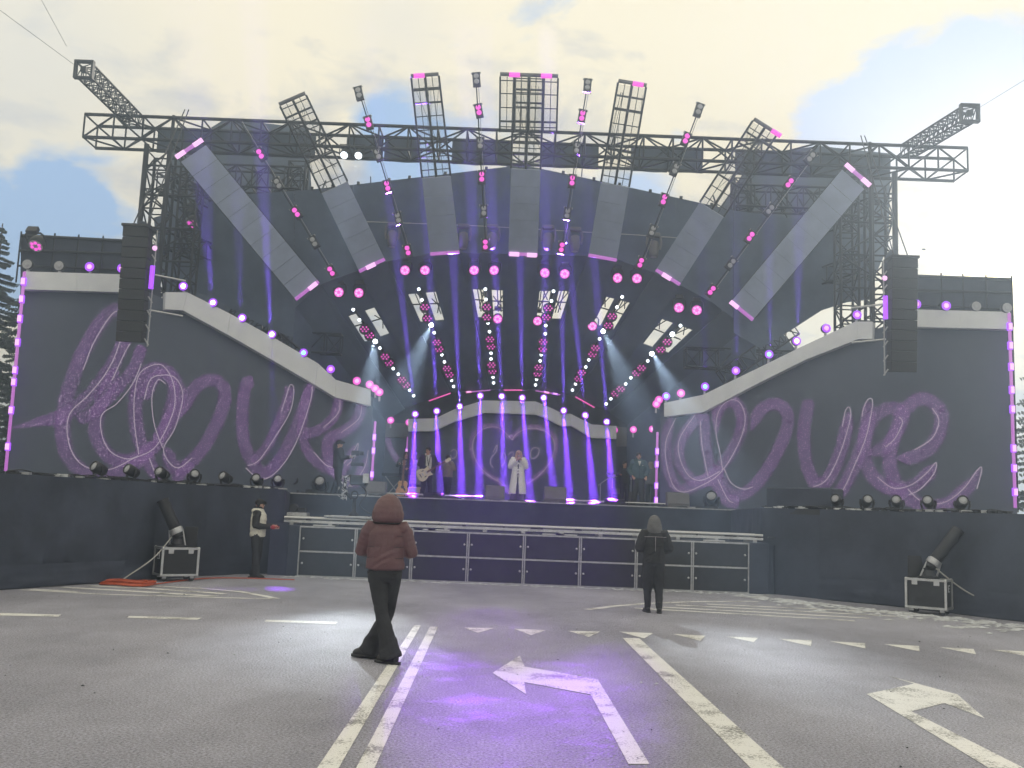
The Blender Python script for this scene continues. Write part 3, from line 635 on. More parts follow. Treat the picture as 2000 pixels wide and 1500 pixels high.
# ------------------------------------------------------------------ overhead structure
def poly_part(name, root, pts, th, m, n=V((0, -1, 0))):
    q = MB(); q.prism(pts, -n * th); return fix_normals(q.build(name, M[m], root))
FA = 33.25                               # depth of the canopy front cloth
def build_canopy():
    c = thing('canopy_front', 'black gabled cloth front above the stage opening', 'canopy', (0, FA, 9))
    arch = [(575, 603), (625, 556), (690, 532), (758, 510), (835, 497), (905, 494), (1020, 497), (1140, 500), (1210, 509), (1275, 532), (1330, 558), (1390, 590), (1432, 622)]
    top = [(300, 425), (420, 392), (470, 380), (600, 371), (740, 355), (880, 339), (1020, 322), (1150, 349), (1290, 379), (1430, 410), (1560, 428), (1700, 462)]
    strips = [arch[0], arch[1], arch[2], arch[4], arch[6], arch[8], arch[9], arch[11], arch[12]]
    def L2(poly, x):
        for a, b in zip(poly, poly[1:]):
            if a[0] <= x <= b[0]: f = (x - a[0]) / (b[0] - a[0]); return (x, a[1] + f * (b[1] - a[1]))
    xs = [575, 690, 835, 1020, 1208, 1320, 1432]
    for i, (a, b) in enumerate(zip(xs, xs[1:])):
        inner_a = [p for p in arch if a < p[0] < b]; inner_t = [p for p in top if a < p[0] < b]
        pts = [L2(top, a)] + inner_t + [L2(top, b), L2(arch, b)] + inner_a[::-1] + [L2(arch, a)]
        q = [at(x + (.4 if k == 0 else 0), y, FA + .03 * (i % 2)) for k, (x, y) in enumerate(pts)]
        poly_part('cloth_panel', c, q, .03, 'cloth2')
    poly_part('cloth_panel', c, [at(*p, FA + .05) for p in [(300, 425), (420, 392), (470, 380), (574, 373), (574, 603), (574, 660), (520, 640), (470, 612), (400, 575), (330, 560), (318, 500), (305, 470)]], .03, 'cloth2')
    poly_part('cloth_panel', c, [at(*p, FA + .05) for p in [(1433, 411), (1560, 428), (1640, 446), (1700, 462), (1700, 585), (1655, 590), (1605, 606), (1545, 645), (1485, 680), (1433, 650)]], .03, 'cloth2')
    # small bumps of the fixing clips along the gable
    for x in (610, 650, 700, 760, 800, 870, 950, 1100, 1160, 1210, 1270, 1330, 1390):
        p = at(*L2(top, x), FA); q = MB(); q.box((p.x - .05, p.y - .05, p.z - .03), (p.x + .05, p.y + .05, p.z + .08)); q.build('clip', M['black'], c)
    bar('rod', at(724, 357, FA), at(724, 345, FA), .02, c); bar('rod', at(1136, 345, FA), at(1137, 330, FA), .02, c)
    # ---- radial ceiling behind the opening
    s = thing('stage_ceiling', 'dark fan shaped stage ceiling with lit slots running back', 'ceiling', (0, 36, 8))
    F_ = [((575, 600), (625, 555)), ((700, 530), (752, 506)), ((840, 497), (897, 493)), ((993, 497), (1050, 498)), ((1150, 498), (1205, 507)), ((1283, 528), (1332, 556)), ((1430, 592), (1475, 626))]
    R_ = [((752, 822), (790, 800)), ((838, 784), (880, 769)), ((910, 768), (957, 763)), ((985, 763), (1030, 763)), ((1052, 764), (1095, 771)), ((1123, 776), (1160, 796)), ((1190, 806), (1225, 830))]
    fq = [[at(*p, FA + .1) for p in f] for f in F_]; rq = [[at(*p, 39.2) for p in r] for r in R_]
    def quad(name, a, b, c_, d, m, th=.05): q = MB(); q.prism([a, b, c_, d], (0, .02, th)); fix_normals(q.build(name, M[m], s))
    for i in range(7): quad('ceiling_strip', fq[i][0], fq[i][1], rq[i][1], rq[i][0], 'cloth_grey')
    for i in range(6):
        A, B, C, D = fq[i][1], fq[i + 1][0], rq[i + 1][0], rq[i][1]
        up = V((0, .03, .07)); A, B, C, D = A + up + (A - B) * .12, B + up + (B - A) * .12, C + up + (C - D) * .2, D + up + (D - C) * .2
        def g(u, t): return A.lerp(B, u).lerp(D.lerp(C, u), t)
        s0, s1 = .25, .45
        for (u0, u1, t0, t1) in ((0, 1, 0, s0), (0, 1, s1, 1), (0, .2, s0, s1), (.80, 1, s0, s1), (.42, .58, s0, s1)):
            quad('ceiling_cloth', g(u0, t0), g(u1, t0), g(u1, t1), g(u0, t1), 'cloth2', .04)
        # steelwork crossing the open slots
        for (a, b) in (((.08, .3), (.92, .3)), ((.08, .38), (.92, .39))): bar('slot_bar', g(*a) + V((0, .1, .35)), g(*b) + V((0, .1, .35)), .03, s, 'black')
        for (a, b) in (((.2, .26), (.42, .38)), ((.42, .3), (.22, .45)), ((.32, .2), (.32, .47)), ((.68, .2), (.68, .47)), ((.58, .36), (.8, .45)), ((.62, .22), (.9, .36)), ((.88, .3), (.6, .46)), ((.25, .2), (.25, .47)), ((.75, .2), (.75, .47))): bar('slot_bar', g(*a) + V((0, .12, .4)), g(*b) + V((0, .12, .4)), .022, s, 'black')
    for sx in (-1, 1):
        f = fq[0][0] if sx < 0 else fq[6][1]; r = rq[0][0] if sx < 0 else rq[6][1]
        q = MB(); q.prism([f, r, V((r.x, r.y, 2)), V((f.x, f.y, 2))], (.04, 0, 0)); fix_normals(q.build('side_cloth', M['cloth2'], s))
    q = MB(); q.box((-7.5, 41.4, FLOOR), (7.5, 41.5, 7.6)); q.build('back_cloth', M['cloth'], s)
    # thin led strips on the inner ring of the ceiling
    for k, (a, b, bl) in enumerate((((838, 783), (880, 768), ()), ((911, 766), (958, 762), (.1,)), ((984, 762), (1020, 762), ()), ((1046, 763), (1094, 771), (.45, .8)), ((1124, 775), (1161, 796), ()))):
        led_strip(f'{ORD[k]} rose light strip from the left on the far inner ring of the ceiling', at(*a, 39.0), at(*b, 39.0), .03, bl, 'pinkhot', 'light strips on the far ceiling ring').children[0].data.materials[0] = M['red']
build_canopy()

def build_trusses():
    Y0, Y1 = 30.7, 31.7
    zt, zb = 14.1, 13.33
    h = thing('header_truss', 'long dark steel box truss spanning above the stage', 'truss', (0, 31.2, 13))
    truss(h, (-14.4, 31.2, 13.72), (14.7, 31.2, 13.72), 1.0, .78, 30, .06, .032, side=(0, 1, 0))
    # cloth behind it, in lengths between the panels
    c = thing('truss_cloth', 'black cloth stretched behind the long truss', 'cloth', (0, 31.9, 13))
    for a, b in ((-12.4, -9.2), (-9.15, -7.0), (-5.95, -4.7), (-4.65, -3.45), (-2.35, -.35), (.7, 2.65), (3.75, 5.0), (5.05, 6.2), (7.3, 9.2), (9.25, 12.6)):
        q = MB(); n = 10; vs = []
        for i in range(n + 1):
            x = a + (b - a) * i / n
            for z in (zb - .02, zb + .3, zb + .55, zt + .04): vs.append(V((x, 31.85 + .05 * mnoise.noise(V((x * 2, z, 1))), z + .03 * mnoise.noise(V((x * 1.7, z, 4))))))
        q.add(vs, [(i * 4 + j, i * 4 + j + 1, i * 4 + j + 5, i * 4 + j + 4) for i in range(n) for j in range(3)]); q.build('cloth_length', M['cloth_grey'], c, True)
    for s_, nm in ((-1, 'left'), (1, 'right')):
        t = thing('lattice_tower', f'tall steel lattice tower rising behind the {nm} speaker stack', 'tower', (s_ * 11.6, 31.2, 0))
        truss(t, (s_ * 11.95, 31.2, 0), (s_ * 11.95, 31.2, 13), .7, .7, 20, .055, .028, side=(1, 0, 0)); truss(t, (s_ * 10.9, 31.3, 7.5), (s_ * 10.9, 31.3, 13), .6, .6, 9, .045, .025, side=(1, 0, 0))
        bar('downpipe', (s_ * 11.5, 30.75, 0), (s_ * 11.5, 30.75, 14.2), .06, t); bar('downpipe', (s_ * 12.32, 30.8, 6), (s_ * 12.32, 30.8, 13.2), .09, t)
        for z in (8.2, 9.3, 10.4, 11.5, 12.5): bar('ledger', (s_ * 10.6, 30.85, z), (s_ * 12.35, 30.85, z), .035, t)
        for z in (8.2, 10.4): bar('brace', (s_ * 10.6, 30.85, z), (s_ * 12.3, 30.85, z + 1.1), .03, t); bar('brace', (s_ * 12.3, 30.85, z + 1.1), (s_ * 10.6, 30.85, z + 2.1), .03, t)
        q = MB(); q.lathe([(.3, 0), (.34, .1), (.34, .9), (.22, 1.1), (.12, 1.3)], (s_ * 12.15, 30.6, 9.2), (0, 0, 1), 12); q.build('hoist_cover', M['cloth'], t, True)
        b = thing('boom_truss', f'square lattice boom jutting forward from the {nm} end of the long truss', 'truss', (s_ * 13, 31, 14))
        pa, pb = V((s_ * 12.95, 31.3, 14.15)), (at(165, 137, 27.2) if s_ < 0 else at(1893, 222, 27.2))
        truss(b, pa, pb, .42, .42, 14, .032, .016, side=(1, 0, 0))
        d = (pb - pa).normalized(); q = MB()
        for (x0, z0, x1, z1) in ((-.28, -.28, .28, -.22), (-.28, .22, .28, .28), (-.28, -.22, -.22, .22), (.22, -.22, .28, .22), (-.08, -.08, .08, .08)): q.box((pb.x + x0, pb.y - .1, pb.z + z0), (pb.x + x1, pb.y + .05, pb.z + z1))
        q.build('end_plate', M['steel'], b)
        # side bay steelwork behind the front
        g = thing('side_bay_truss', f'tangle of roof steelwork in the upper {nm} corner', 'truss', (s_ * 10, 34, 11))
        truss(g, (s_ * 12, 34.2, 13.3), (s_ * 7.9, 34.2, 13.3), .7, .8, 7, .045, .028, side=(0, 1, 0)); truss(g, (s_ * 12, 34.4, 11.9), (s_ * 7.6, 34.4, 11.9), .6, .7, 7, .04, .025, side=(0, 1, 0))
        truss(g, (s_ * 8.1, 34.3, 9), (s_ * 8.1, 34.3, 14), .6, .5, 9, .045, .025, side=(1, 0, 0)); truss(g, (s_ * 11.9, 31.5, 12.2), (s_ * 9.9, 37.6, 12.2), .6, .6, 8, .04, .025)
        truss(g, (s_ * 11.6, 31.8, 10.3), (s_ * 9.6, 37.4, 10.3), .6, .6, 8, .04, .025); truss(g, (s_ * 9.8, 33.6, 8.4), (s_ * 7.3, 33.6, 6.6), .5, .5, 7, .035, .022, side=(0, 1, 0))
        truss(g, (s_ * 10.8, 34.6, 7.4), (s_ * 6.2, 34.6, 7.4), .5, .7, 8, .035, .022, side=(0, 1, 0))
        for k in range(5): bar('brace', (s_ * (12 - k), 34.8, 10.4 + .2 * k), (s_ * (10.4 - .8 * k), 34.9, 13.6), .03, g)
        w = thing('back_cloth', f'grey cloth wall behind the steelwork in the upper {nm} corner', 'cloth', (s_ * 10, 37.9, 11))
        px = [(330, 300), (440, 232), (600, 250), (612, 420), (640, 600), (640, 760), (480, 680), (330, 660), (306, 480)] if s_ < 0 else [(1480, 300), (1600, 285), (1740, 300), (1735, 480), (1700, 560), (1640, 590), (1560, 600), (1520, 640), (1560, 690), (1400, 770), (1380, 640), (1395, 420)]
        ps = [at(*p, 38.4) for p in px]; poly_part('cloth_panel', w, ps, .03, 'cloth_grey')
        # wing back frame
        k = thing('screen_back_frame', f'black clad frame standing behind the outer end of the {nm} screen', 'frame', (s_ * 13, 28.4, 0))
        if s_ < 0: ps = [(36, 925), (41, 460), (145, 464), (252, 471), (310, 478), (330, 925)]
        else: ps = [(1720, 990), (1735, 537), (1782, 539), (1880, 542), (1976, 546), (1990, 990)]
        pl = Plane((-15, 27.4), (-9, 30.8)) if s_ < 0 else Plane((15, 27.4), (9, 30.8))
        n_ = pl.n; poly_part('cloth_panel', k, [pl.px(*p) for p in ps], .05, 'cloth', n_)
        a, b2 = (pl.px(*ps[1], .08), pl.px(*ps[3], .08)) if s_ < 0 else (pl.px(*ps[2], .08), pl.px(*ps[4], .08))
        bar('top_rail', a, b2, .05, k); bar('lower_rail', a - V((0, 0, .9)), b2 - V((0, 0, .9)), .03, k); bar('lower_rail', a - V((0, 0, .45)), b2 - V((0, 0, .4)), .045, k)
        for f in (.0, .3, .52, .75, 1.0): p = a.lerp(b2, f); bar('upright', p - V((0, 0, 1.4)), p + V((0, 0, .12)), .025, k)
build_trusses()

def build_fan():
    T = [(((575, 582), (620, 547)), ((348, 310), (397, 277)), 29.9, .98), (((700, 527), (750, 503)), ((547, 208), (598, 186)), 29.0, .49), (((840, 493), (897, 489)), ((803, 153), (857, 149)), 28.7, .45),
         (((993, 492), (1050, 495)), ((1004, 150), (1062, 152)), 28.6, .50), (((1150, 495), (1205, 505)), ((1207, 162), (1262, 171)), 28.7, .44), (((1283, 524), (1330, 553)), ((1470, 236), (1516, 265)), 29.0, .47), (((1430, 587), (1473, 622)), ((1650, 325), (1693, 363)), 29.9, .98)]
    nm = ['first slanting grey led panel from the left, low beside the left tower', 'second led panel from the left, its steel grid top leaning left above the truss', 'third led panel from the left, tall narrow steel grid top', 'centre led panel with the widest steel grid top', 'third led panel from the right, tall narrow steel grid top', 'second led panel from the right, its steel grid top leaning right above the truss', 'rightmost slanting grey led panel, low beside the right tower']
    blocks_b = [(.75,), (.45,), (), (.2, .8), (), (.45,), (.15,)]
    blocks_t = [(.15, .85), (), (.3,), (.25, .8), (.7,), (1.0,), (.15, .9)]
    for i, ((b0, b1), (t0, t1), yt, sk) in enumerate(T):
        Yb = 32.4
        B0, B1, T0, T1 = at(*b0, Yb), at(*b1, Yb), at(*t0, yt), at(*t1, yt)
        r = thing('led_fan_panel', nm[i], 'led panel', (B0 + B1) / 2, 'fan of led panels over the stage')
        def g(u, t): return B0.lerp(B1, u).lerp(T0.lerp(T1, u), t)
        n = (B1 - B0).cross(T0 - B0).normalized()
        if n.y > 0: n = -n
        # solid lower tiles
        nt_ = max(3, round(sk * 10))
        for k in range(nt_):
            a, b = sk * k / nt_, sk * (k + 1) / nt_ - .002
            q = MB(); q.prism([g(0, a), g(1, a), g(1, b), g(0, b)], -n * .09); fix_normals(q.build('led_tile', M['panel'], r))
        # open mesh above
        if sk < .97:
            q = MB(); q.add([g(0, sk), g(1, sk), g(1, .995), g(0, .995)], [(0, 1, 2, 3)]); q.build('mesh_net', M['net'], r)
            for u, rad in ((0, .035), (.25, .012), (.5, .045), (.75, .012), (1, .035)): bar('upright', g(u, sk) - n * .06, g(u, 1) - n * .06, rad, r)
            k = sk + .04
            while k < 1: bar('cross_bar', g(0, k) - n * .08, g(1, k) - n * .08, .018, r); k += .075
            for k in (sk + (1 - sk) * .35, .93, .86): bar('cross_bar', g(-.02, k) - n * .12, g(1.02, k) - n * .12, .035, r)
            rr = random.Random(i)
            for k in range(5):
                a, b = rr.random(), rr.random(); p, q_ = g(a, .95), g(b, sk + .1); mid = (p + q_) / 2 + V((rr.uniform(-.2, .2), 0, -.2))
                m = MB(); m.tube(catmull([p - n * .1, mid - n * .1, q_ - n * .1], 5), .008, 4); m.build('cable', M['black'], r)
        else:
            for u in (0, 1): bar('upright', g(u, 0) - n * .12, g(u, 1) - n * .12, .03, r)
        if i == 3:                       # wider crown of the centre panel
            C0, C1, D0, D1 = at(976, 258, 29.7), at(1087, 260, 29.7), at(977, 149, 28.55), at(1090, 153, 28.55)
            def h(u, t): return C0.lerp(C1, u).lerp(D0.lerp(D1, u), t)
            q = MB(); q.add([h(0, 0), h(1, 0), h(1, 1), h(0, 1)], [(0, 1, 2, 3)]); q.build('mesh_net', M['net'], r)
            for u, rad in ((0, .03), (.12, .012), (.25, .05), (.37, .012), (.5, .05), (.62, .012), (.75, .05), (.88, .012), (1, .03)): bar('upright', h(u, 0), h(u, 1), rad, r)
            for t in (0.02, .1, .2, .45, .7, .93): bar('cross_bar', h(0, t), h(1, t), .035 if t in (.2, .02) else .018, r)
            T0, T1 = D0, D1
        up = (T0 - B0).normalized()
        for (p0, p1, bl, nme) in ((B0 - up * .06, B1 - up * .06, blocks_b[i], 'lower_light_strip'), (T0 + up * .07, T1 + up * .07, blocks_t[i], 'upper_light_strip')):
            q = MB(); q.tube([p0, p1], .06, 6)
            lit = nme[0] == 'l' or i in (0, 6)
            st = q.build(nme, M['pinkdim'] if lit else M['dimwhite'], r, True)
            for f in bl:
                d = (p1 - p0).normalized(); c = p0.lerp(p1, min(f, .95)); w = .17
                q = MB(); q.tube([c - d * w + n * .03, c + d * w + n * .03], .075, 6); q.build('lit_block', M['pinkhot'] if lit else M['pink'], st)
build_fan()

# ---- rods of paired lamps between the panels
LENS = {}
def disc_mesh(name, r, th, m, n=14):
    q = MB(); q.lathe([(r, 0), (r, th * .6), (r * .8, th), (0, th * 1.15)], (0, 0, 0), (0, -1, 0), n); me = q.mesh(name, smooth=False); me.materials.append(M[m]); return me
for k, m in (('p', 'pink'), ('w', 'lens_off')): LENS[k] = disc_mesh('pair_lens', .082, .03, m)
_q = MB(); _q.box((-.12, -.02, -.22), (.12, .12, .22)); PAIR = _q.mesh('pair_housing'); PAIR.materials.append(M['black'])
def frame_to(d, fwd):                    # matrix with local Z along d and local -Y towards fwd
    z = V(d).normalized(); y = -V(fwd); y = (y - z * y.dot(z)).normalized(); x = y.cross(z)
    return Matrix((x, y, z)).transposed().to_4x4()
def build_rods():
    RODS = [('lamp rod hanging between the first and second led panels from the left', (468, 236), (653, 540), [((505, 295), (512, 307), 'p'), ((540, 354), (546, 364), 'w'), ((575, 410), (582, 420), 'p'), ((610, 467), (616, 478), 'w'), ((644, 525), (650, 535), 'p')], 30.2),
            ('lamp rod hanging between the second and third led panels from the left', (699, 172), (800, 500), [((699, 175), (702, 188), 'w'), ((718, 233), (721, 245), 'p'), ((736, 296), (740, 307), 'w'), ((755, 358), (758, 369), 'p'), ((776, 420), (779, 432), 'w'), ((795, 484), (798, 495), 'p')], 29.0),
            ('lamp rod standing just left of the centre led panel', (929, 142), (949, 490), [((930, 148), (931, 161), 'w'), ((934, 210), (936, 221), 'p'), ((938, 275), (938, 286), 'w'), ((941, 340), (941, 351), 'p'), ((945, 406), (945, 418), 'w'), ((948, 472), (948, 484), 'p')], 28.8),
            ('lamp rod standing just right of the centre led panel', (1149, 154), (1095, 495), [((1148, 160), (1147, 173), 'w'), ((1138, 221), (1136, 232), 'p'), ((1127, 284), (1126, 295), 'w'), ((1118, 348), (1117, 358), 'p'), ((1109, 411), (1107, 423), 'w'), ((1098, 478), (1096, 489), 'p')], 28.8),
            ('lamp rod hanging between the second and third led panels from the right', (1369, 203), (1248, 524), [((1367, 208), (1363, 220), 'w'), ((1342, 266), (1338, 276), 'p'), ((1321, 325), (1317, 335), 'w'), ((1298, 385), (1295, 395), 'p'), ((1276, 446), (1272, 456), 'w'), ((1253, 508), (1249, 519), 'p')], 29.0),
            ('lamp rod hanging between the two rightmost led panels', (1592, 297), (1384, 577), [((1587, 303), (1580, 311), 'w'), ((1545, 353), (1538, 362), 'p'), ((1507, 405), (1500, 414), 'w'), ((1469, 457), (1462, 467), 'p'), ((1432, 510), (1425, 519), 'w'), ((1393, 563), (1386, 572), 'p')], 30.2)]
    for lab, top, bot, lamps, yt in RODS:
        A, B = at(*bot, 32.6), at(*top, yt); r = thing('lamp_rod', lab, 'light rod', A, 'lamp rods between the led panels')
        bar('rod', A, B, .02, r, 'black'); bar('rod', A + V((.07, .05, 0)), B + V((.07, .05, 0)), .01, r, 'greyalu')
        for (l0, l1, k) in lamps:
            f = (l0[1] + l1[1]) / 2; f = (bot[1] - f) / (bot[1] - top[1])
            Y = 32.6 + (yt - 32.6) * f - .1                                # image-linear is close enough for this tilt
            p0, p1 = at(*l0, Y), at(*l1, Y); Mx = frame_to(p0 - p1, V((0, -1, -.25)))
            h = obj('lamp', PAIR, None, r, Matrix.Translation((p0 + p1) / 2) @ Mx)
            for p in (p0, p1):
                o = obj('lens', LENS[k], None, h)
                o.matrix_basis = Matrix.Translation(V((0, -.022, .088 if p is p0 else -.088)))
            bk = MB(); bk.box((-.15, .0, .2), (.15, .1, .23)); b_ = bk.mesh('bracket'); b_.materials.append(M['greyalu']); o = obj('bracket', b_, None, h); o.matrix_basis = Matrix.Identity(4)
    # strings of pixels running back along the ceiling
    PX = disc_mesh('pixel', .06, .04, 'coolwhite', 10); BR = disc_mesh('pixel_bright', .085, .05, 'warm', 10)
    cl = MB()
    for k in range(7):
        a = 6.283 * k / 6; o = V((0, 0, 0)) if k == 6 else V((math.cos(a) * .13, 0, math.sin(a) * .09))
        cl.lathe([(.03, 0), (.03, .02), (0, .03)], o, (0, -1, 0), 8)
    CL = cl.mesh('rose_cluster'); CL.materials.append(M['pink'])
    CB = MB(); CB.lathe([(.02, .16), (.19, .12), (.21, .02), (.2, 0)], (0, 0, 0), (0, 1, 0), 12); CB = CB.mesh('cluster_body'); CB.materials.append(M['black'])
    ST = [('first', [(690, 605), (702, 625), (733, 667), (742, 680), (768, 720), (778, 731), (800, 762), (808, 773)], [(712, 643), (722, 655), (752, 697), (760, 709), (785, 742), (793, 752)], (2,)),
          ('second', [(818, 565), (824, 586), (842, 635), (848, 650), (863, 693), (868, 707), (882, 743), (886, 755)], [(830, 600), (835, 622), (853, 669), (858, 682), (873, 720), (878, 732)], (2,)),
          ('third', [(948, 565), (949, 585), (953, 631), (956, 648), (959, 690), (959, 701), (963, 737), (964, 748)], [(951, 600), (951, 620), (957, 663), (959, 677), (960, 713), (962, 725)], ()),
          ('fourth', [(1081, 569), (1077, 588), (1066, 636), (1065, 652), (1057, 693), (1055, 705), (1048, 741), (1046, 752)], [(1071, 602), (1067, 620), (1061, 668), (1060, 682), (1052, 718), (1050, 730)], ()),
          ('fifth', [(1215, 580), (1205, 600), (1178, 647), (1171, 662), (1150, 703), (1144, 717), (1124, 750), (1118, 762)], [(1195, 618), (1188, 636), (1163, 680), (1157, 692), (1136, 728), (1130, 740)], (2,)),
          ('sixth', [(1329, 636), (1313, 653), (1273, 691), (1265, 705), (1232, 738), (1222, 750), (1193, 779), (1184, 789)], [(1303, 668), (1290, 683), (1253, 719), (1243, 729), (1212, 760), (1202, 769)], (1, 2))]
    for nm, wh, pk, br in ST:
        y0, y1 = wh[0][1], wh[-1][1]
        def dep(y): f = (y - y0) / (y1 - y0); return 34.2 / (1 - f * (1 - 34.2 / 38.8))     # perspective-correct depth along the string
        A, B = at(*wh[0], 34.2), at(*wh[-1], 38.8)
        r = thing('ceiling_light_string', f'{nm} string from the left of white and rose lamps along the ceiling', 'light string', A, 'light strings along the ceiling')
        bar('batten', A + V((0, .12, .05)), B + V((0, .12, .05)), .04, r, 'black')
        for k, p in enumerate(wh): obj('white_lamp', BR if k in br else PX, None, r, Matrix.Translation(at(*p, dep(p[1]))))
        for p in pk:
            c = obj('rose_lamp', CL, None, r, Matrix.Translation(at(*p, dep(p[1])))); o = obj('housing', CB, None, c); o.matrix_basis = Matrix.Translation((0, .005, 0))
build_rods()

# ------------------------------------------------------------------ fixtures
def wash_proto(hot):
    r = thing('wash_light', 'x', 'stage light')
    q = MB(); q.lathe([(.2, 0), (.22, .03), (.22, .16), (.17, .3), (.08, .34)], (0, 0, 0), (0, 1, 0), 18); q.build('head', M['black'], r, True)
    q = MB(); q.tube([(-.26, .12, 0), (-.26, .12, .28), (-.2, .12, .36), (.2, .12, .36), (.26, .12, .28), (.26, .12, 0)], .03, 6); q.build('yoke', M['black'], r)
    q = MB(); q.box((-.16, .0, .37), (.16, .24, .52)); bevel(q.build('base', M['black'], r), .02)
    q = MB(); q.lathe([(.195, 0), (.195, .012)], (0, -.002, 0), (0, -1, 0), 20); rim = q.build('lens', M['lens_off' if hot == 'o' else 'pink'], r)
    q = MB()
    for k in range(6):
        a = 6.283 * k / 6 + .3; q.lathe([(.05, 0), (.05, .02), (0, .03)], (math.cos(a) * .115, -.012, math.sin(a) * .115), (0, -1, 0), 8)
    q.build('cells', M['pink' if hot == 'o' else 'pinkhot'], rim)
    return r
def place(proto, used, loc, rot, label, group):
    o = copy_tree(proto) if used[0] else proto
    used[0] = True; o.location = loc; o.rotation_euler = rot; o['label'] = label; o['group'] = group
    ORG[o] = V(loc)
    return o
def build_lights():
    W = wash_proto('p'); used = [False]
    for k, p in enumerate([(662, 571), (701, 572), (791, 528), (830, 528), (926, 528), (965, 528), (1064, 533), (1103, 535), (1206, 543), (1244, 544), (1326, 601), (1361, 606)]):
        place(W, used, at(*p, 33.6), (random.uniform(-.05, .3), 0, random.uniform(-.25, .25)), f'{ORD[k]} round magenta wash light from the left under the canopy arch', 'magenta wash lights under the arch').scale = (.86,) * 3
    for k, (p, lab) in enumerate((((972, 623), 'magenta wash light hanging in the third bright ceiling slot'), ((1050, 627), 'magenta wash light hanging in the fourth bright ceiling slot'), ((1157, 637), 'magenta wash light hanging by the fifth ceiling slot'))):
        place(W, used, at(*p, 36.0), (.5, 0, 0), lab, 'wash lights in the ceiling slots')
    W = wash_proto('o'); used = [False]
    for p, Y, lab in (((375, 438), 32.6, 'dim wash light hanging beside the first slanting panel'), ((70, 480), 27.2, 'dim wash light at the top corner of the left screen frame')):
        place(W, used, at(*p, Y), (.9, 0, 0), lab, 'dim hanging wash lights')
    # two white lamps clamped under the long truss
    K = thing('truss_lamp', 'x', 'stage light')
    q = MB(); q.lathe([(.14, 0), (.15, .04), (.15, .3), (.1, .38)], (0, 0, 0), (0, .78, .62), 14); q.build('head', M['black'], K, True)
    q = MB(); q.tube([(-.17, .1, .06), (-.17, .1, .4), (.17, .1, .4), (.17, .1, .06)], .02, 6); q.build('yoke', M['black'], K)
    q = MB(); q.lathe([(.12, 0), (.1, .03), (0, .04)], (0, -.004, -.003), (0, -.78, -.62), 14); q.build('lens', M['coolwhite'], K)
    used = [False]; global TRUSS_LAMPS; TRUSS_LAMPS = []
    for k, p in enumerate([(672, 303), (700, 304)]):
        c = at(*p, 30.5); place(K, used, c, (0, 0, 0), f'{ORD[k]} bright white lamp from the left under the long truss', 'white lamps under the long truss'); TRUSS_LAMPS.append(c)
    # grey unlit moving heads on the pipe
    pipe = thing('lighting_pipe', 'thin pipe carrying unlit moving heads across the canopy front', 'pipe', at(1020, 445, 32.9))
    pts = [at(x, y, 32.9) for x, y in ((716, 433), (830, 437), (930, 441), (1020, 446), (1120, 452), (1230, 458), (1330, 465))]
    for a, b in zip(pts, pts[1:]): bar('pipe_length', a, b, .018, pipe, 'greyalu')
    H = thing('moving_head', 'x', 'stage light')
    q = MB(); q.box((-.2, -.12, .42), (.2, .12, .56)); bevel(q.build('base', M['dimwhite'], H), .03)
    q = MB(); [q.tube([(s * .22, 0, .45), (s * .25, 0, .2), (s * .2, 0, -.02)], .045, 6) for s in (-1, 1)]; q.build('yoke', M['dimwhite'], H)
    q = MB(); q.lathe([(.08, .28), (.15, .24), (.17, .05), (.16, -.15), (.13, -.3), (.12, -.3)], (0, 0, 0), (0, 0, 1), 14); q.build('head', M['dimwhite'], H, True)
    q = MB(); q.lathe([(.11, 0), (.09, .02), (0, .03)], (0, 0, -.3), (0, 0, -1), 12); q.build('lens', M['lens_off'], H)
    used = [False]
    for k, p in enumerate([(766, 466), (905, 469), (961, 470), (1070, 471), (1123, 475), (1277, 486)]): place(H, used, at(*p, 32.8), (0, 0, 0), f'{ORD[k]} grey unlit moving head from the left hanging on the pipe', 'unlit moving heads on the pipe')
    # small lamps on the white bands
    def small(col, core):
        r = thing('band_lamp', 'x', 'stage light')
        q = MB(); q.lathe([(.13, 0), (.145, .02), (.14, .14), (.08, .22)], (0, 0, 0), (0, 1, 0), 14); q.build('head', M['black'], r, True)
        q = MB(); q.box((-.03, .05, -.3), (.03, .12, -.1)); q.build('bracket', M['greyalu'], r)
        q = MB(); q.lathe([(.135, 0), (.135, .012)], (0, -.002, 0), (0, -1, 0), 16); l = q.build('lens', M[col], r)
        q = MB(); q.lathe([(.075, 0), (.06, .02), (0, .03)], (0, -.012, 0), (0, -1, 0), 14); q.build('core', M[core], l)
        return r
    SM = {'p': small('pink', 'pinkhot'), 'v': small('violet', 'pinkhot'), 'b': small('violet', 'blue'), 'P': small('violet', 'pinkwhite'), 'B': small('violet', 'bluewhite'), 'o': small('lens_off', 'lens_off')}
    US = {k: [False] for k in SM}
    def row(pts, plane, where, group, off=.3, Y=None):
        out = []
        for k, (x, y, c) in enumerate(pts):
            p = plane.px(x, y, off) if plane else at(x, y, Y)
            sc = 1.0
            o = place(SM[c], US[c], p, (0, 0, 0), f'{ORD[k]} lamp from the left {where}', group); out.append(p)
        return out
    L1 = row([(358, 559, 'P'), (416, 591, 'P'), (473, 621, 'P'), (531, 653, 'B'), (593, 689, 'b'), (646, 721, 'v'), (697, 744, 'p')], PL, 'on top of the left sloping white band', 'lamps on the left white band')
    row([(722, 751, 'p'), (733, 759, 'p'), (741, 766, 'p')], None, 'in the cluster ending the left white band', 'rose lamps at the end of the left band', Y=33.0)
    R1 = row([(1330, 768, 'p'), (1377, 755, 'b'), (1437, 724, 'v'), (1502, 692, 'b'), (1556, 666, 'P'), (1614, 641, 'v'), (1674, 615, 'v')], PR, 'on top of the right sloping white band', 'lamps on the right white band')
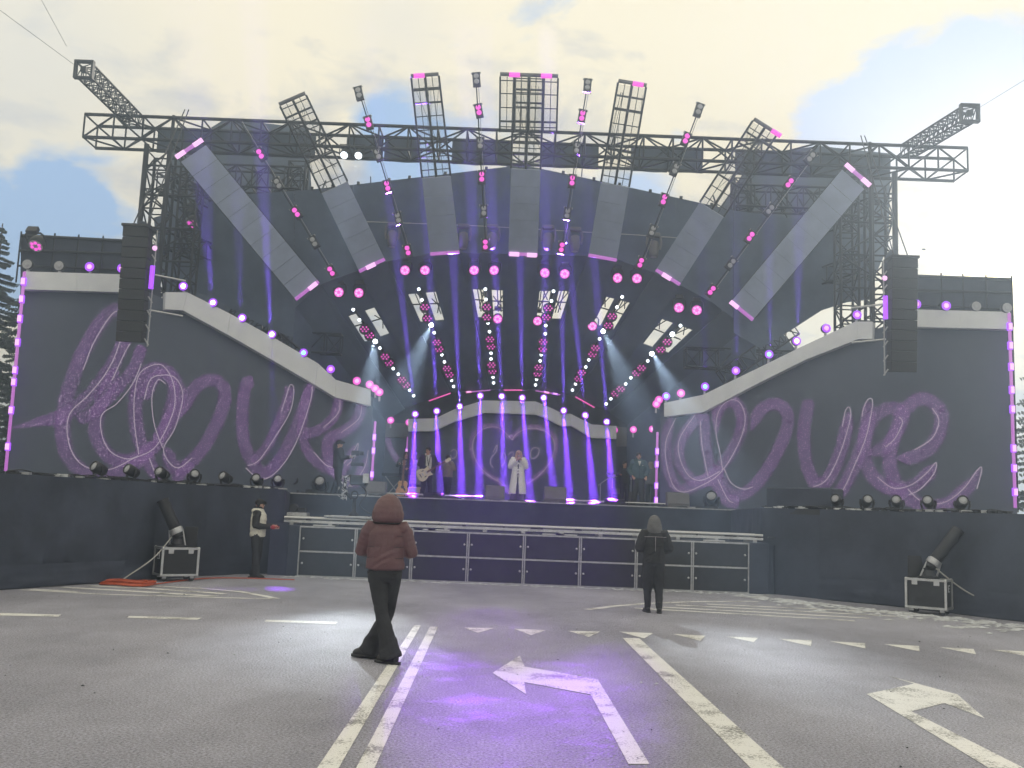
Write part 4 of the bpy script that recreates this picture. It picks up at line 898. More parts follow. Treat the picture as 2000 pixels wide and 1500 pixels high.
    row([(1282, 789, 'p'), (1287, 781, 'p'), (1301, 774, 'b')], None, 'in the cluster ending the right white band', 'lamps at the end of the right band', Y=33.0)
    C1 = row([(811, 809, 'P'), (853, 803, 'P'), (898, 794, 'B'), (938, 773, 'P'), (980, 774, 'B'), (1020, 777, 'P'), (1062, 777, 'B'), (1101, 802, 'P'), (1143, 811, 'P'), (1185, 824, 'B')], None, 'throwing a violet beam over the heart screen', 'beam lamps over the heart screen', Y=37.55)
    row([(763, 821, 'p'), (799, 825, 'p')], None, 'over the left passage beside the heart screen', 'lamps over the left passage', Y=37.9)
    row([(1200, 840, 'p'), (1237, 839, 'p'), (1274, 838, 'p')], None, 'over the right passage beside the heart screen', 'lamps over the right passage', Y=37.9)
    row([(53, 516, 'o'), (115, 519, 'o'), (175, 521, 'v'), (238, 524, 'v')], PL, 'on the level band left of the left speaker', 'lamps on the outer left band')
    row([(1790, 594, 'v'), (1848, 597, 'v'), (1907, 598, 'o'), (1967, 601, 'o')], PR, 'on the level band right of the right speaker', 'lamps on the outer right band')
    # floor moving heads along the wing edges
    Fh = thing('floor_moving_head', 'x', 'stage light')
    q = MB(); q.box((-.15, -.13, 0), (.15, .13, .09)); bevel(q.build('base', M['black'], Fh), .015)
    q = MB(); [q.tube([(s * .13, 0, .08), (s * .17, 0, .2), (s * .16, 0, .3)], .03, 6) for s in (-1, 1)]; q.build('yoke', M['black'], Fh)
    q = MB(); q.lathe([(.06, .2), (.12, .17), (.135, .0), (.135, -.12), (.125, -.16), (.1, -.16), (.1, -.13)], (0, 0, .26), (0, .93, -.36), 14); hd = q.build('head', M['black'], Fh, True)
    q = MB(); q.lathe([(.1, 0), (.05, .025), (0, .03)], V((0, 0, .26)) + V((0, .93, -.36)) * -.135, (0, -.93, .36), 12); q.build('lens', M['lens_off'], hd)
    used = [False]
    def edge(path, x):                  # point on the wing edge seen at column x
        best = None
        for a, b in zip(path, path[1:]):
            for i in range(41):
                p = V((*a, 0)).lerp(V((*b, 0)), i / 40); c = p.x / (p.y * 1.0); r = ray(x, 945); e = abs(c - r.x / r.y)
                if best is None or e < best[0]: best = (e, p)
        return best[1]
    LPp = [(-8.6, 17.02), (-7.66, 19.3), (-7.05, 20.95), (-6.62, 21.9), (-5.86, 23.1), (-5.3, 23.35)]; RPp = [(6.02, 23.25), (7.0, 21.95), (8.1, 20.85), (9.0, 19.4), (9.62, 18.35)]
    for k, x in enumerate((205, 268, 330, 394, 455, 516, 560)):
        p = edge(LPp, x); place(Fh, used, V((p.x - .25, p.y + .25, FLOOR)), (0, 0, random.uniform(-.7, .6)), f'{ORD[k]} black moving head from the left on the edge of the left wing', 'moving heads on the left wing edge').scale = (.85,) * 3
    for k, (x, Y) in enumerate(((573, 31.8), (625, 31.8), (1390, 31.8), (1440, 31.8))):
        p = at(x, 960, Y); o = place(Fh, used, V((p.x, Y, FLOOR)), (0, 0, random.uniform(-.3, .3)), ('black moving head left of the camera operator', 'black moving head at the feet of the camera operator', 'black moving head right of the rightmost monitor wedge', 'black moving head beside the big black box')[k], 'moving heads on the main stage edge')
        o.scale = (1.45,) * 3
    for k, x in enumerate((1620, 1680, 1738, 1800, 1865)):
        p = edge(RPp, x); place(Fh, used, V((p.x + .25, p.y + .25, FLOOR)), (0, 0, random.uniform(-.9, .2)), f'{ORD[k]} black moving head from the left on the edge of the right wing', 'moving heads on the right wing edge').scale = (.85,) * 3
    # cable clutter along the edges
    rr = random.Random(12)
    for nm, path in (('left', LPp), ('right', RPp), ('centre', [(-7.0, 31.62), (7.2, 31.62)])):
        c = thing('cable_run', f'loose cables and connectors lying along the {nm} stage edge', 'cable', (*path[1], FLOOR))
        for j in range(7):
            pts = []
            for a, b in zip(path, path[1:]):
                n_ = max(4, int((V((*b, 0)) - V((*a, 0))).length / .3))
                for i in range(n_):
                    p = V((*a, 0)).lerp(V((*b, 0)), i / n_); s_ = -1 if nm == 'left' else (1 if nm == 'right' else 0)
                    pts.append(V((p.x + s_ * .12 + rr.uniform(-.08, .08), p.y + .14 + rr.uniform(-.08, .08), FLOOR + .02 + abs(rr.gauss(0, .03)))))
            q = MB(); q.tube(catmull(pts, 3), .012, 5); q.build('cable', M['black'], c)
        for j in range(34):
            k = rr.randrange(len(path) - 1); p = V((*path[k], 0)).lerp(V((*path[k + 1], 0)), rr.random()); s_ = -.08 if nm == 'left' else (.08 if nm == 'right' else 0)
            w, h_ = rr.uniform(.03, .14), rr.uniform(.015, .06); q = MB(); q.box((p.x + s_ - w, p.y + .06, FLOOR + .012), (p.x + s_ + w, p.y + .16, FLOOR + .012 + h_)); q.build('connector', M[rr.choice(['alu', 'black', 'black', 'greyalu'])], c)
    return L1, R1, C1
LAMPS_L, LAMPS_R, LAMPS_C = build_lights()

# ---- line arrays
def build_pa():
    for s_, nm, x0, x1, yt, yb in ((-1, 'left', 247, 297, 447, 668), (1, 'right', 1739, 1783, 508, 726)):
        Y = 26.6; a, b = at((x0 + x1) / 2, yt, Y), at((x0 + x1) / 2, yb, Y); r = thing('line_array', f'tall black line array speaker hanging at the {nm} tower', 'speaker', b)
        n = 11; hgt = (a.z - b.z) / n; w = .36
        for k in range(n):
            z = a.z - hgt * (k + 1); tilt = math.radians(-1 - .9 * k); c = V((a.x, Y + .02 * k, z))
            Mx = Matrix.Translation(c) @ Matrix.Rotation(-tilt * .5, 4, 'X')
            q = MB(); q.prism([Mx @ V(p) for p in ((-w, -.25, .01), (w, -.25, .01), (w * .8, .3, .04), (-w * .8, .3, .04))], Mx.to_3x3() @ V((0, 0, hgt - .012))); o = fix_normals(q.build('speaker_box', M['grille'], r)); bevel(o, .012)
        q = MB(); q.box((a.x - w - .03, Y - .3, a.z), (a.x + w + .03, Y + .35, a.z + .07)); q.build('flying_frame', M['black'], r)
        for dx in (-.2, .2): bar('chain', (a.x + dx, Y, a.z + .05), (a.x + dx * .3, 29.5, 13.9), .018, r, 'black')
        # small side lamps and arms between tower and band
        for k in range(8):
            z = a.z - .3 - k * .4; bar('side_bracket', (a.x - s_ * (w + .02), Y + .1, z), (a.x - s_ * (w + .14), Y + .12, z - .18), .02, r, 'greyalu')
        for z in (.30, .62): p = b.z + (a.z - b.z) * z; bar('arm', (a.x - s_ * w, Y + .3, p), (a.x - s_ * (w + .75), Y + .9, p - .02), .03, r, 'alu')
        t = thing('side_light', f'small violet light bar beside the {nm} line array', 'stage light', (a.x - s_ * .5, Y, 7))
        q = MB(); q.tube([(a.x - s_ * .47, Y, a.z - 1.05), (a.x - s_ * .47, Y, a.z - 1.7)], .07, 8); q.build('light_tube', M['violet'], t); q = MB(); q.ball((a.x - s_ * .5, Y - .05, a.z - .55), .07); q.build('lamp', M['pinkhot'], t)
        bar('pole', (a.x - s_ * .47, Y + .12, a.z), (a.x - s_ * .47, Y + .12, b.z - .1), .02, t, 'greyalu')
build_pa()

# ------------------------------------------------------------------ people
import numpy as np
C = dict(
    skin=mat('skin', (0.55, 0.33, 0.25), 0.5, var=0.06, scale=12), skin_d=mat('tanned_skin', (0.42, 0.24, 0.17), 0.5, var=0.06, scale=12),
    hair_d=mat('dark_hair', (0.02, 0.015, 0.012), 0.5, var=0.3, scale=30), hair_b=mat('blonde_hair', (0.5, 0.34, 0.2), 0.5, var=0.25, scale=30),
    maroon=mat('maroon_puffer_nylon', (0.125, 0.062, 0.074), 0.5, var=0.12, scale=5, bump=0.35, bscale=26),
    navy=mat('dark_trouser_cloth', (0.022, 0.023, 0.03), 0.8, var=0.2, scale=8, bump=0.3, bscale=20), blk=mat('black_garment', (0.02, 0.02, 0.024), 0.75, var=0.25, scale=8, bump=0.3, bscale=24),
    boot=mat('black_leather', (0.012, 0.012, 0.014), 0.35, var=0.2), pale=mat('pale_wool_coat', (0.86, 0.86, 0.85), 0.85, var=0.06, scale=10, bump=0.2, bscale=40),
    vest=mat('cream_quilted_vest', (0.72, 0.7, 0.63), 0.6, var=0.08, scale=8, bump=0.3, bscale=24), teal=mat('teal_blue_puffer', (0.05, 0.10, 0.135), 0.5, var=0.12, scale=8, bump=0.3, bscale=24),
    white=mat('white_shirt', (0.7, 0.7, 0.68), 0.8, var=0.05), grey=mat('grey_wool', (0.14, 0.14, 0.15), 0.9, var=0.2, scale=12), lilac=mat('pale_grey_puffer', (0.34, 0.32, 0.36), 0.6, var=0.1),
    beige=mat('beige_puffer', (0.30, 0.25, 0.2), 0.65, var=0.12), redglove=mat('red_glove', (0.45, 0.05, 0.06), 0.7), eye=mat('dark_eye', (0.015, 0.012, 0.01), 0.2), lip=mat('lip', (0.32, 0.12, 0.11), 0.5), denim=mat('dark_grey_trousers', (0.04, 0.042, 0.05), 0.8, var=0.2, scale=10, bump=0.2, bscale=30))
def remeshed(name, mb, voxel, it=3, keep=None):
    me = mb.mesh(name + '_src'); o = bpy.data.objects.new(name + '_src', me); link(o)
    r = o.modifiers.new('r', 'REMESH'); r.mode = 'VOXEL'; r.voxel_size = voxel
    if it: s = o.modifiers.new('s', 'SMOOTH'); s.iterations = it; s.factor = .5
    dg = bpy.context.evaluated_depsgraph_get(); out = bpy.data.meshes.new_from_object(o.evaluated_get(dg))
    bpy.data.objects.remove(o); bpy.data.meshes.remove(me); out.name = name
    out.materials.clear(); out.polygons.foreach_set('use_smooth', [True] * len(out.polygons)); return out
def ell(c, rx, ry, n=18, yaw=0.0): return [V((c[0] + rx * math.cos(t) * math.cos(yaw) - ry * math.sin(t) * math.sin(yaw), c[1] + rx * math.cos(t) * math.sin(yaw) + ry * math.sin(t) * math.cos(yaw), c[2])) for t in (2 * math.pi * k / n for k in range(n))]
def rings(mb, rows): return mb.loft([ell((x, y, z), rx, ry) for (x, y, z, rx, ry) in rows])
def hand(mb, wr, el, palm=V((0, -1, 0)), curl=.5, thumb=1):
    d = (wr - el).normalized(); p = (palm - d * palm.dot(d)).normalized(); s = d.cross(p) * thumb
    mb.tube([wr - d * .02, wr + d * .03, wr + d * .085], [(.027, .027), (.03, .036), (.024, .04)], 10)
    for k, (o, l) in enumerate(((-.032, .058), (-.011, .072), (.011, .078), (.032, .07))):
        b = wr + d * .08 + s * o; m1 = b + d * l * .5 + p * curl * .018; m2 = m1 + d * l * .35 * (1 - curl * .6) + p * curl * .04; mb.tube([b - d * .02, b, m1, m2], [.01, .0105, .0095, .008], 7)
    b = wr + d * .02 + s * .03; mb.tube([b, b + s * .028 + d * .03 + p * .01, b + s * .03 + d * .062 + p * .02], [.013, .011, .008], 7)
POSE = dict(sh=((.185, 0, 1.41), (-.185, 0, 1.41)), el=((.25, .03, 1.14), (-.25, .03, 1.14)), wr=((.26, -.05, .90), (-.26, -.05, .90)), hip=((.085, 0, .92), (-.085, 0, .92)), kn=((.1, -.02, .5), (-.1, -.02, .5)), an=((.105, .03, .09), (-.105, .03, .09)), toe=((.13, -.16, .035), (-.13, -.16, .035)), head=(0, -.01, 1.6), hyaw=0.0, hpitch=0.0, palm=((0, -1, 0), (0, -1, 0)), curl=.5)
class Person:
    def __init__(s, label, loc, yaw=0.0, scale=1.0, pose=None, skin='skin', vox=.0125, face=True, body_skin=None):
        s.p = dict(POSE); s.p.update(pose or {}); P = s.p; s.V = {k: [V(q) for q in P[k]] for k in ('sh', 'el', 'wr', 'hip', 'kn', 'an', 'toe', 'palm')}
        s.head = V(P['head']); s.R = Matrix.Rotation(P['hyaw'], 3, 'Z') @ Matrix.Rotation(P['hpitch'], 3, 'X'); s.vox = vox
        m = MB()
        rings(m, [(0, 0, .85, .10, .09), (0, 0, .9, .155, .115), (0, 0, .98, .155, .115), (0, 0, 1.08, .13, .095), (0, 0, 1.22, .15, .105), (0, 0, 1.34, .165, .105), (0, 0, 1.42, .13, .085), (0, 0, 1.46, .07, .06)])
        hb = s.head
        m.tube([(0, .01, 1.43), (hb.x * .5, hb.y * .5 + .01, 1.49), hb + V((0, .01, -.05))], [.062, .055, .055], 10)
        q = lambda v: hb + s.R @ V(v)
        m.ball(hb + s.R @ V((0, .01, .02)), (.076, .094, .1), M=s.R); m.ball(q((0, -.03, -.05)), (.055, .055, .065), M=s.R)
        m.tube([q((0, -.083, .02)), q((0, -.102, -.012)), q((0, -.08, -.022))], [.009, .015, .01], 8)
        for e in (-1, 1): m.ball(q((e * .078, .015, -.005)), (.012, .02, .032), M=s.R); m.ball(q((e * .03, -.075, -.02)), (.02, .016, .018), M=s.R)
        m.ball(q((0, -.078, -.062)), (.025, .012, .012), M=s.R)
        for i in (0, 1):
            sh, el, wr = s.V['sh'][i], s.V['el'][i], s.V['wr'][i]
            m.tube([(0, 0, 1.39), sh, sh.lerp(el, .45), el, el.lerp(wr, .35), wr], [.06, .055, .047, .04, .041, .028], 10)
            hand(m, wr, el, s.V['palm'][i], P['curl'], 1 if i == 0 else -1)
            h, k, a, t = s.V['hip'][i], s.V['kn'][i], s.V['an'][i], s.V['toe'][i]
            m.tube([h + V((0, 0, .03)), h.lerp(k, .3), k, k.lerp(a, .3), a, a + V((0, 0, -.05))], [.085, .08, .055, .056, .036, .038], 10)
            m.tube([a + V((0, .0, -.05)), a.lerp(t, .35) + V((0, 0, -.015)), a.lerp(t, .7)], [.03, .026, .018], 8)
        me = remeshed('person', m, vox); me.materials.append(C[skin])
        o = obj('person', me); s.o = o; o.location = loc; o.rotation_euler = (0, 0, yaw); o.scale = (scale,) * 3
        tag(o, label, 'person')
        if face:
            q2 = MB()
            for e in (-1, 1): q2.ball(q((e * .03, -.08, .008)), .0115, 8, 6)
            s.part('eyes', q2, 'eye'); q2 = MB(); q2.ball(q((0, -.088, -.062)), (.024, .006, .008), 10, 6, M=s.R); s.part('mouth', q2, 'lip')
            q2 = MB()
            for e in (-1, 1): q2.tube([q((e * .014, -.088, .026)), q((e * .034, -.084, .034)), q((e * .052, -.066, .027))], .005, 5)
            s.part('eyebrows', q2, 'hair_d')
    def part(s, name, mb, m, vox=None, it=2, parent=None):
        me = remeshed(name, mb, vox, it) if vox else mb.mesh(name, smooth=True)
        amp = {'trousers': .006, 'jacket': .0045, 'hood': .004, 'coat': .005, 'vest': .004, 'sleeves': .006, 'hem_band': .003}.get(name, 0)
        if vox and amp and s.vox <= .0145:                     # creases in the cloth
            n = len(me.vertices); co = np.empty(n * 3, np.float32); me.vertices.foreach_get('co', co); no = np.empty(n * 3, np.float32); me.vertices.foreach_get('normal', no)
            co = co.reshape(-1, 3); no = no.reshape(-1, 3); x, y, z = co.T; a = 34 if name == 'trousers' else 52
            w = np.sin(9 * x + 4 * z + 1.3) + np.sin(11 * y - 5 * z + .4); k = np.sin(a * z + 2.6 * w + 14 * x) * .6 + np.sin(a * .55 * z - 17 * x + 1.7 * w + 12 * y) * .5 + .35 * np.sin(75 * z + 40 * x + 3 * w)
            co += no * (amp * k * (.55 + .45 * np.sin(7 * z + 5 * x + w)))[:, None]; me.vertices.foreach_set('co', co.ravel()); me.update()
        me.materials.append(C[m] if m in C else M[m]); o = bpy.data.objects.new(name, me); link(o); o.parent = parent or s.o; return o
    def sleeves(s, m, r, cuff=.0, quilt=0, k=(1, 1, 1)):
        for i in (0, 1):
            sh, el, wr = s.V['sh'][i], s.V['el'][i], s.V['wr'][i]; pts, rad = [], []
            n = 10 if quilt else 4
            for j in range(n + 1): f = j / n; pts.append(sh.lerp(el, f)); rad.append(r * (1.08 - .16 * f) * (1 + (.035 * math.cos(j * math.pi) if quilt else 0)))
            for j in range(1, n + 1): f = j / n; pts.append(el.lerp(wr + (el - wr).normalized() * cuff, f)); rad.append(r * (.92 - .26 * f) * (1 + (.035 * math.cos(j * math.pi) if quilt else 0)))
            m.tube([V((sh.x * .5, sh.y, sh.z + .0))] + pts, [r * .9] + rad, 12)
        return m
    def trousers(s, name, m, rr=(.105, .1, .074, .078, .085), vox=.014, hem=.02):
        q = MB(); rings(q, [(0, 0, .84, .1, .1), (0, 0, .9, .172, .13), (0, 0, .97, .17, .128), (0, 0, 1.04, .155, .115)])
        for i in (0, 1):
            h, k, a = s.V['hip'][i], s.V['kn'][i], s.V['an'][i]
            q.tube([h + V((0, 0, .05)), h.lerp(k, .35), k, k.lerp(a, .45), a + V((0, 0, hem - .06))], list(rr), 14)
        return s.part(name, q, m, vox)
    def shoes(s, m='boot', h=.0, big=1.0):
        for i in (0, 1):
            a, t = s.V['an'][i], s.V['toe'][i]; q = MB(); d = (t - a); d.z = 0; d.normalize()
            z0 = a.z - .09
            def P(f, zz): return V((a.x, a.y, z0 + zz)) + d * f
            q.tube([P(0, .15 + h), P(0, .08), P(-.02, .055)], [.05 * big, .053 * big, .05 * big], 10); q.tube([P(-.075, .045), P(.0, .055), P(.11, .05), P(.19, .036)], [(.04 * big, .042 * big), (.048 * big, .048 * big), (.045 * big, .05 * big), (.026 * big, .035 * big)], 10)
            o = s.part('shoe', q, m, .012); sl = MB(); side = V((-d.y, d.x, 0)); pr = [P(-.11, 0) + side * .03, P(-.05, 0) + side * .046 * big, P(.1, 0) + side * .052 * big, P(.2, 0) + side * .035 * big, P(.225, 0), P(.2, 0) - side * .035 * big, P(.1, 0) - side * .052 * big, P(-.05, 0) - side * .046 * big, P(-.11, 0) - side * .03]
            sl.prism([V((p.x, p.y, z0 + .0)) for p in pr], (0, 0, .028)); so = s.part('sole', sl, 'boot', parent=o); fix_normals(so)
    def hair(s, m, kind='short'):
        q = MB(); hb = s.head; f = lambda v: hb + s.R @ V(v)
        q.ball(f((0, .022, .035)), (.086, .098, .098), 16, 10, M=s.R)
        if kind == 'short': q.ball(f((0, -.045, .088)), (.062, .045, .035), M=s.R)
        if kind == 'long':
            for e in (-1, 1): q.tube([f((e * .05, -.03, .09)), f((e * .085, -.02, .0)), f((e * .095, -.03, -.13)), f((e * .09, -.05, -.27)), f((e * .08, -.06, -.36))], [.035, .034, .042, .04, .015], 10)
            q.tube([f((0, .06, .06)), f((0, .09, -.08)), f((0, .1, -.3))], [(.08, .05), (.1, .05), (.08, .03)], 12)
        return s.part('hair', q, m, .011)

def torso_rows(z0, z1, w, d, n=14, quilt=.05, shape=None, bands=4):
    out = []
    for j in range(n * bands // 4 + 1):
        f = j / (n * bands // 4); z = z0 + (z1 - z0) * f; k = 1 + quilt * (abs(math.sin(f * math.pi * bands)) - .6); a = shape(f) if shape else 1
        out.append((0, 0, z, w * k * a, d * k * (1 if f < .85 else 1 - (f - .85) * 2)))
    return out

def foreground_woman():
    sc = 1.0
    ps = dict(sh=((.19, 0, 1.42), (-.19, 0, 1.42)), el=((.275, -.06, 1.17), (-.27, -.05, 1.16)), wr=((.15, -.27, 1.2), (-.14, -.27, 1.19)),
              hip=((.085, 0, .92), (-.085, 0, .92)), kn=((-.01, .09, .49), (-.045, -.14, .5)), an=((-.135, .13, .09), (.15, -.20, .10)), toe=((.0, .04, .035), (.30, -.26, .045)), head=(0, -.02, 1.61))
    p = Person('woman in a maroon puffer jacket with its hood up, walking away over the double line', ground(742, 1292), math.pi, 1.0, ps, vox=.0125, face=False)
    q = MB(); rings(q, torso_rows(.985, 1.47, .214, .165, 24, .026, lambda f: 1.0 - .05 * math.sin(f * math.pi) if f < .75 else 1 - (f - .75) * 1.5, 4)); p.sleeves(q, .08, .03, 1)
    j = p.part('jacket', q, 'maroon', .0105, 1)
    q = MB(); rings(q, [(0, 0, .972, .175, .14), (0, 0, .99, .2, .155), (0, 0, 1.01, .198, .154)]); p.part('hem_band', q, 'maroon', .012, 1, parent=j)
    q = MB(); rows = []
    for z, rx, ry, y in ((1.475, .10, .1, .0), (1.49, .155, .145, -.005), (1.53, .178, .17, 0), (1.6, .172, .172, .0), (1.67, .153, .16, -.01), (1.73, .122, .135, -.025), (1.775, .08, .095, -.04), (1.797, .035, .04, -.05)): rows.append((0, y, z, rx, ry))
    rings(q, rows); p.part('hood', q, 'maroon', .012, 3, parent=j)
    q = MB(); q.tube([(.02 * i - .2, -.02 - .14 * math.sin(i / 20 * math.pi) * -1, 1.478) for i in range(21)], .01, 5); p.part('hood_shadow_line', q, 'blk', parent=j)  # black strip drawn as the sharp shadow under the hood's lower edge
    for z in (1.105, 1.225, 1.345):
        pts = [(math.cos(a) * .203, math.sin(a) * .157, z) for a in [.25 + k * (math.pi - .5) / 14 for k in range(15)]]; q = MB(); q.tube(pts, .004, 4); p.part('stitch_line', q, 'blk', parent=j)
    p.trousers('trousers', 'navy', (.114, .095, .07, .088, .122), .0115, .025); p.shoes('boot', .03, 1.15)

def other_people():
    # person in black by the track platform
    p = Person('person in a long black hooded coat standing with back turned near the hatched road lines', ground(1275, 1196), math.pi, .965, dict(wr=((.2, -.2, 1.1), (-.2, -.2, 1.1)), el=((.28, .02, 1.15), (-.28, .02, 1.15)), an=((.1, 0, .09), (-.1, .1, .09)), toe=((.13, -.18, .035), (-.13, -.08, .035))), vox=.014, face=False)
    q = MB(); rings(q, torso_rows(.88, 1.47, .2, .15, 20, .015, lambda f: 1 if f < .7 else 1 - (f - .7) * 1.3, 4)); p.sleeves(q, .092, .03)
    j = p.part('coat', q, 'blk', .0125); q = MB(); rings(q, [(0, 0, 1.43, .14, .13), (0, .01, 1.5, .145, .14), (0, .01, 1.6, .125, .135), (0, -.005, 1.68, .105, .12), (0, -.02, 1.74, .06, .08), (0, -.03, 1.76, .02, .03)]); p.part('hood', q, 'grey', .012, parent=j)
    q = MB(); q.tube([(-.2, .15, 1.36), (0, .172, 1.365), (.2, .15, 1.36)], .006, 4); p.part('piping', q, 'lilac', parent=j); q = MB(); q.tube([(0, .172, 1.36), (0, .172, 1.1)], .006, 4); p.part('piping', q, 'lilac', parent=j)
    p.trousers('trousers', 'navy', (.12, .115, .1, .07, .058), .0125, .05); p.shoes('boot', .05)
    # technician in a cream vest, seen from the side, facing right
    p = Person('technician in a cream quilted vest facing right by the black drape', ground(497, 1129), math.pi * .38 + math.pi * .12, 1.0, dict(el=((.2, -.08, 1.15), (-.24, .0, 1.14)), wr=((.12, -.32, 1.12), (-.08, -.3, 1.12)), an=((.1, .06, .09), (-.1, -.05, .09)), toe=((.12, -.13, .035), (-.12, -.24, .035)), hpitch=.12), vox=.014)
    q = MB(); rings(q, torso_rows(.9, 1.46, .2, .17, 20, .06, lambda f: 1 if f < .7 else 1 - (f - .7) * 1.5, 5)); v = p.part('vest', q, 'vest', .0125)
    q = MB(); rings(q, [(0, .02, 1.42, .15, .14), (0, .03, 1.47, .16, .145), (0, .03, 1.52, .12, .11)]); p.part('collar', q, 'vest', .0125, parent=v)
    q = MB(); p.sleeves(q, .085, .02); p.part('sleeves', q, 'blk', .0125); q = MB(); rings(q, [(0, .02, 1.5, .1, .11), (0, .02, 1.56, .09, .1)]); p.part('scarf', q, 'navy', .0125)
    p.trousers('trousers', 'navy', (.12, .108, .085, .085, .09), .014, .02); p.shoes('boot')
    q = MB(); q.ball(p.head + V((0, .015, .05)), (.09, .104, .085)); q.tube([p.head + V((0, -.07, .055)), p.head + V((0, -.15, .045))], [(.02, .06), (.01, .05)], 8); p.part('cap', q, 'blk', .011)
    q = MB(); [q.ball(p.head + V((e * .09, .015, .0)), (.03, .04, .045)) for e in (-1, 1)]; q.tube([p.head + V((math.cos(a) * .1, .015, math.sin(a) * .125)) for a in [k * math.pi / 10 for k in range(11)]], .012, 6); p.part('headset', q, 'blk')
    q = MB(); [hand(q, p.V['wr'][i], p.V['el'][i], V((0, 0, 1)), .7, 1 if i == 0 else -1) for i in (0, 1)]; q.ball(p.V['wr'][0] + V((0, -.05, 0)), .05); q.ball(p.V['wr'][1] + V((0, -.05, 0)), .05); p.part('gloves', q, 'redglove', .012)
    # camera operator, left on stage, facing right
    F0 = FLOOR
    def on(x, Y): a = at(x, 970, Y); return V((a.x, Y, F0))
    p = Person('camera operator in black holding a rig, standing before the left screen', on(657, 32.2), math.pi * .62, 1.06, dict(el=((.26, -.05, 1.15), (-.24, -.05, 1.17)), wr=((.14, -.33, 1.22), (-.14, -.34, 1.2)), an=((.13, .1, .09), (-.12, -.12, .09)), toe=((.15, -.09, .035), (-.14, -.31, .035)), hpitch=.15), vox=.016)
    q = MB(); rings(q, torso_rows(.84, 1.46, .225, .165, 16, .02, lambda f: 1 if f < .7 else 1 - (f - .7) * 1.4)); p.sleeves(q, .09, .03); p.part('jacket', q, 'blk', .015); p.trousers('trousers', 'navy', (.125, .115, .09, .09, .1), .016, .02); p.shoes('boot')
    q = MB(); q.ball(p.head + V((0, .01, .045)), (.095, .108, .095)); q.tube([p.head + V((0, -.07, .06)), p.head + V((0, -.16, .045))], [(.02, .06), (.01, .05)], 8); p.part('cap', q, 'blk', .012)
    g = thing('camera_rig', 'black gimbal camera rig held by the operator', 'camera', on(680, 32.0) + V((0, 0, 1.1)))
    c = on(686, 31.9) + V((-.02, 0, 0)); q = MB(); q.box((c.x - .05, c.y - .1, F0 + .98), (c.x + .38, c.y + .1, F0 + 1.1)); bevel(q.build('base_unit', M['black'], g), .02)
    q = MB(); q.box((c.x - .05, c.y - .09, F0 + 1.32), (c.x + .22, c.y + .09, F0 + 1.48)); q.lathe([(.07, 0), (.075, .12), (.06, .14)], (c.x + .22, c.y, F0 + 1.4), (1, 0, 0), 12); bevel(q.build('camera_body', M['black'], g), .01)
    bar('arm', (c.x - .02, c.y, F0 + 1.1), (c.x + .05, c.y, F0 + 1.34), .025, g, 'black'); bar('handle', (c.x - .1, c.y - .1, F0 + 1.25), (c.x + .1, c.y - .1, F0 + 1.32), .02, g, 'greyalu')
    # guitarist
    gp = on(832, 33.6)
    p = Person('guitarist in a dark jacket and white shirt playing the cream guitar', gp, .25, 1.04, dict(el=((.33, .0, 1.16), (-.27, .05, 1.14)), wr=((.36, -.24, 1.2), (-.02, -.24, 1.0)), hyaw=-.75, an=((.16, .0, .09), (-.14, .05, .09)), toe=((.2, -.18, .035), (-.19, -.13, .035)), palm=((-1, 0, .3), (0, 1, 0)), curl=.8), vox=.014)
    q = MB(); rings(q, torso_rows(.9, 1.46, .185, .13, 16, 0, lambda f: 1 if f < .7 else 1 - (f - .7) * 1.6)); p.part('shirt', q, 'white', .014)
    q = MB(); p.sleeves(q, .082, .04)
    for e in (-1, 1): q.tube([(e * .15, -.03, .88), (e * .17, -.04, 1.1), (e * .165, -.035, 1.3), (e * .12, -.01, 1.43)], [(.085, .12), (.08, .12), (.075, .12), (.06, .09)], 12)
    rings(q, [(0, .07, .88, .2, .08), (0, .07, 1.1, .19, .085), (0, .06, 1.35, .19, .085), (0, .04, 1.45, .12, .07)]); p.part('jacket', q, 'blk', .014); q = MB(); q.tube([(-.1, -.02, 1.43), (-.06, .07, 1.5), (.06, .07, 1.5), (.1, -.02, 1.43)], .035, 8); p.part('collar', q, 'white', .014)
    q = MB(); q.tube([(-.06, -.12, 1.45), (-.02, -.16, 1.25), (0, -.165, 1.1)], .012, 5); q.tube([(.06, -.12, 1.45), (.03, -.16, 1.25), (0, -.165, 1.1)], .012, 5); p.part('lanyard', q, 'blk')
    p.trousers('trousers', 'denim', (.12, .108, .08, .078, .085), .014, .02); p.shoes('boot'); p.hair('hair_d')
    # singer
    p = Person('singer in a long pale coat holding a microphone to her mouth at centre stage', on(1010, 32.1), 0.0, .99, dict(el=((.27, -.03, 1.17), (-.27, -.03, 1.17)), wr=((.08, -.16, 1.42), (-.05, -.19, 1.40)), palm=((-1, 0, 0), (1, 0, 0)), curl=.9, hyaw=.15), vox=.013)
    q = MB()
    prof = [(.28, .30, .235), (.45, .285, .22), (.7, .25, .19), (.92, .225, .17), (1.06, .2, .15), (1.2, .21, .155), (1.36, .21, .14), (1.45, .13, .1)]
    def coat_ring(z, rx, ry, gap):
        out = []; n = 22
        for k in range(n): t = -math.pi / 2 + gap + (2 * math.pi - 2 * gap) * k / (n - 1); out.append((rx * math.cos(t), ry * math.sin(t), z))
        return out
    outer = [coat_ring(z, rx, ry, max(0.03, .26 * (1.0 - z) if z < .9 else .03)) for z, rx, ry in prof]; inner = [[(x * .93, y * .92, z) for x, y, z in r] for r in outer]
    q.loft([[V(a) for a in ro] + [V(b) for b in ri[::-1]] for ro, ri in zip(outer, inner)]); p.sleeves(q, .1, .03); ct = p.part('coat', q, 'pale', .014)
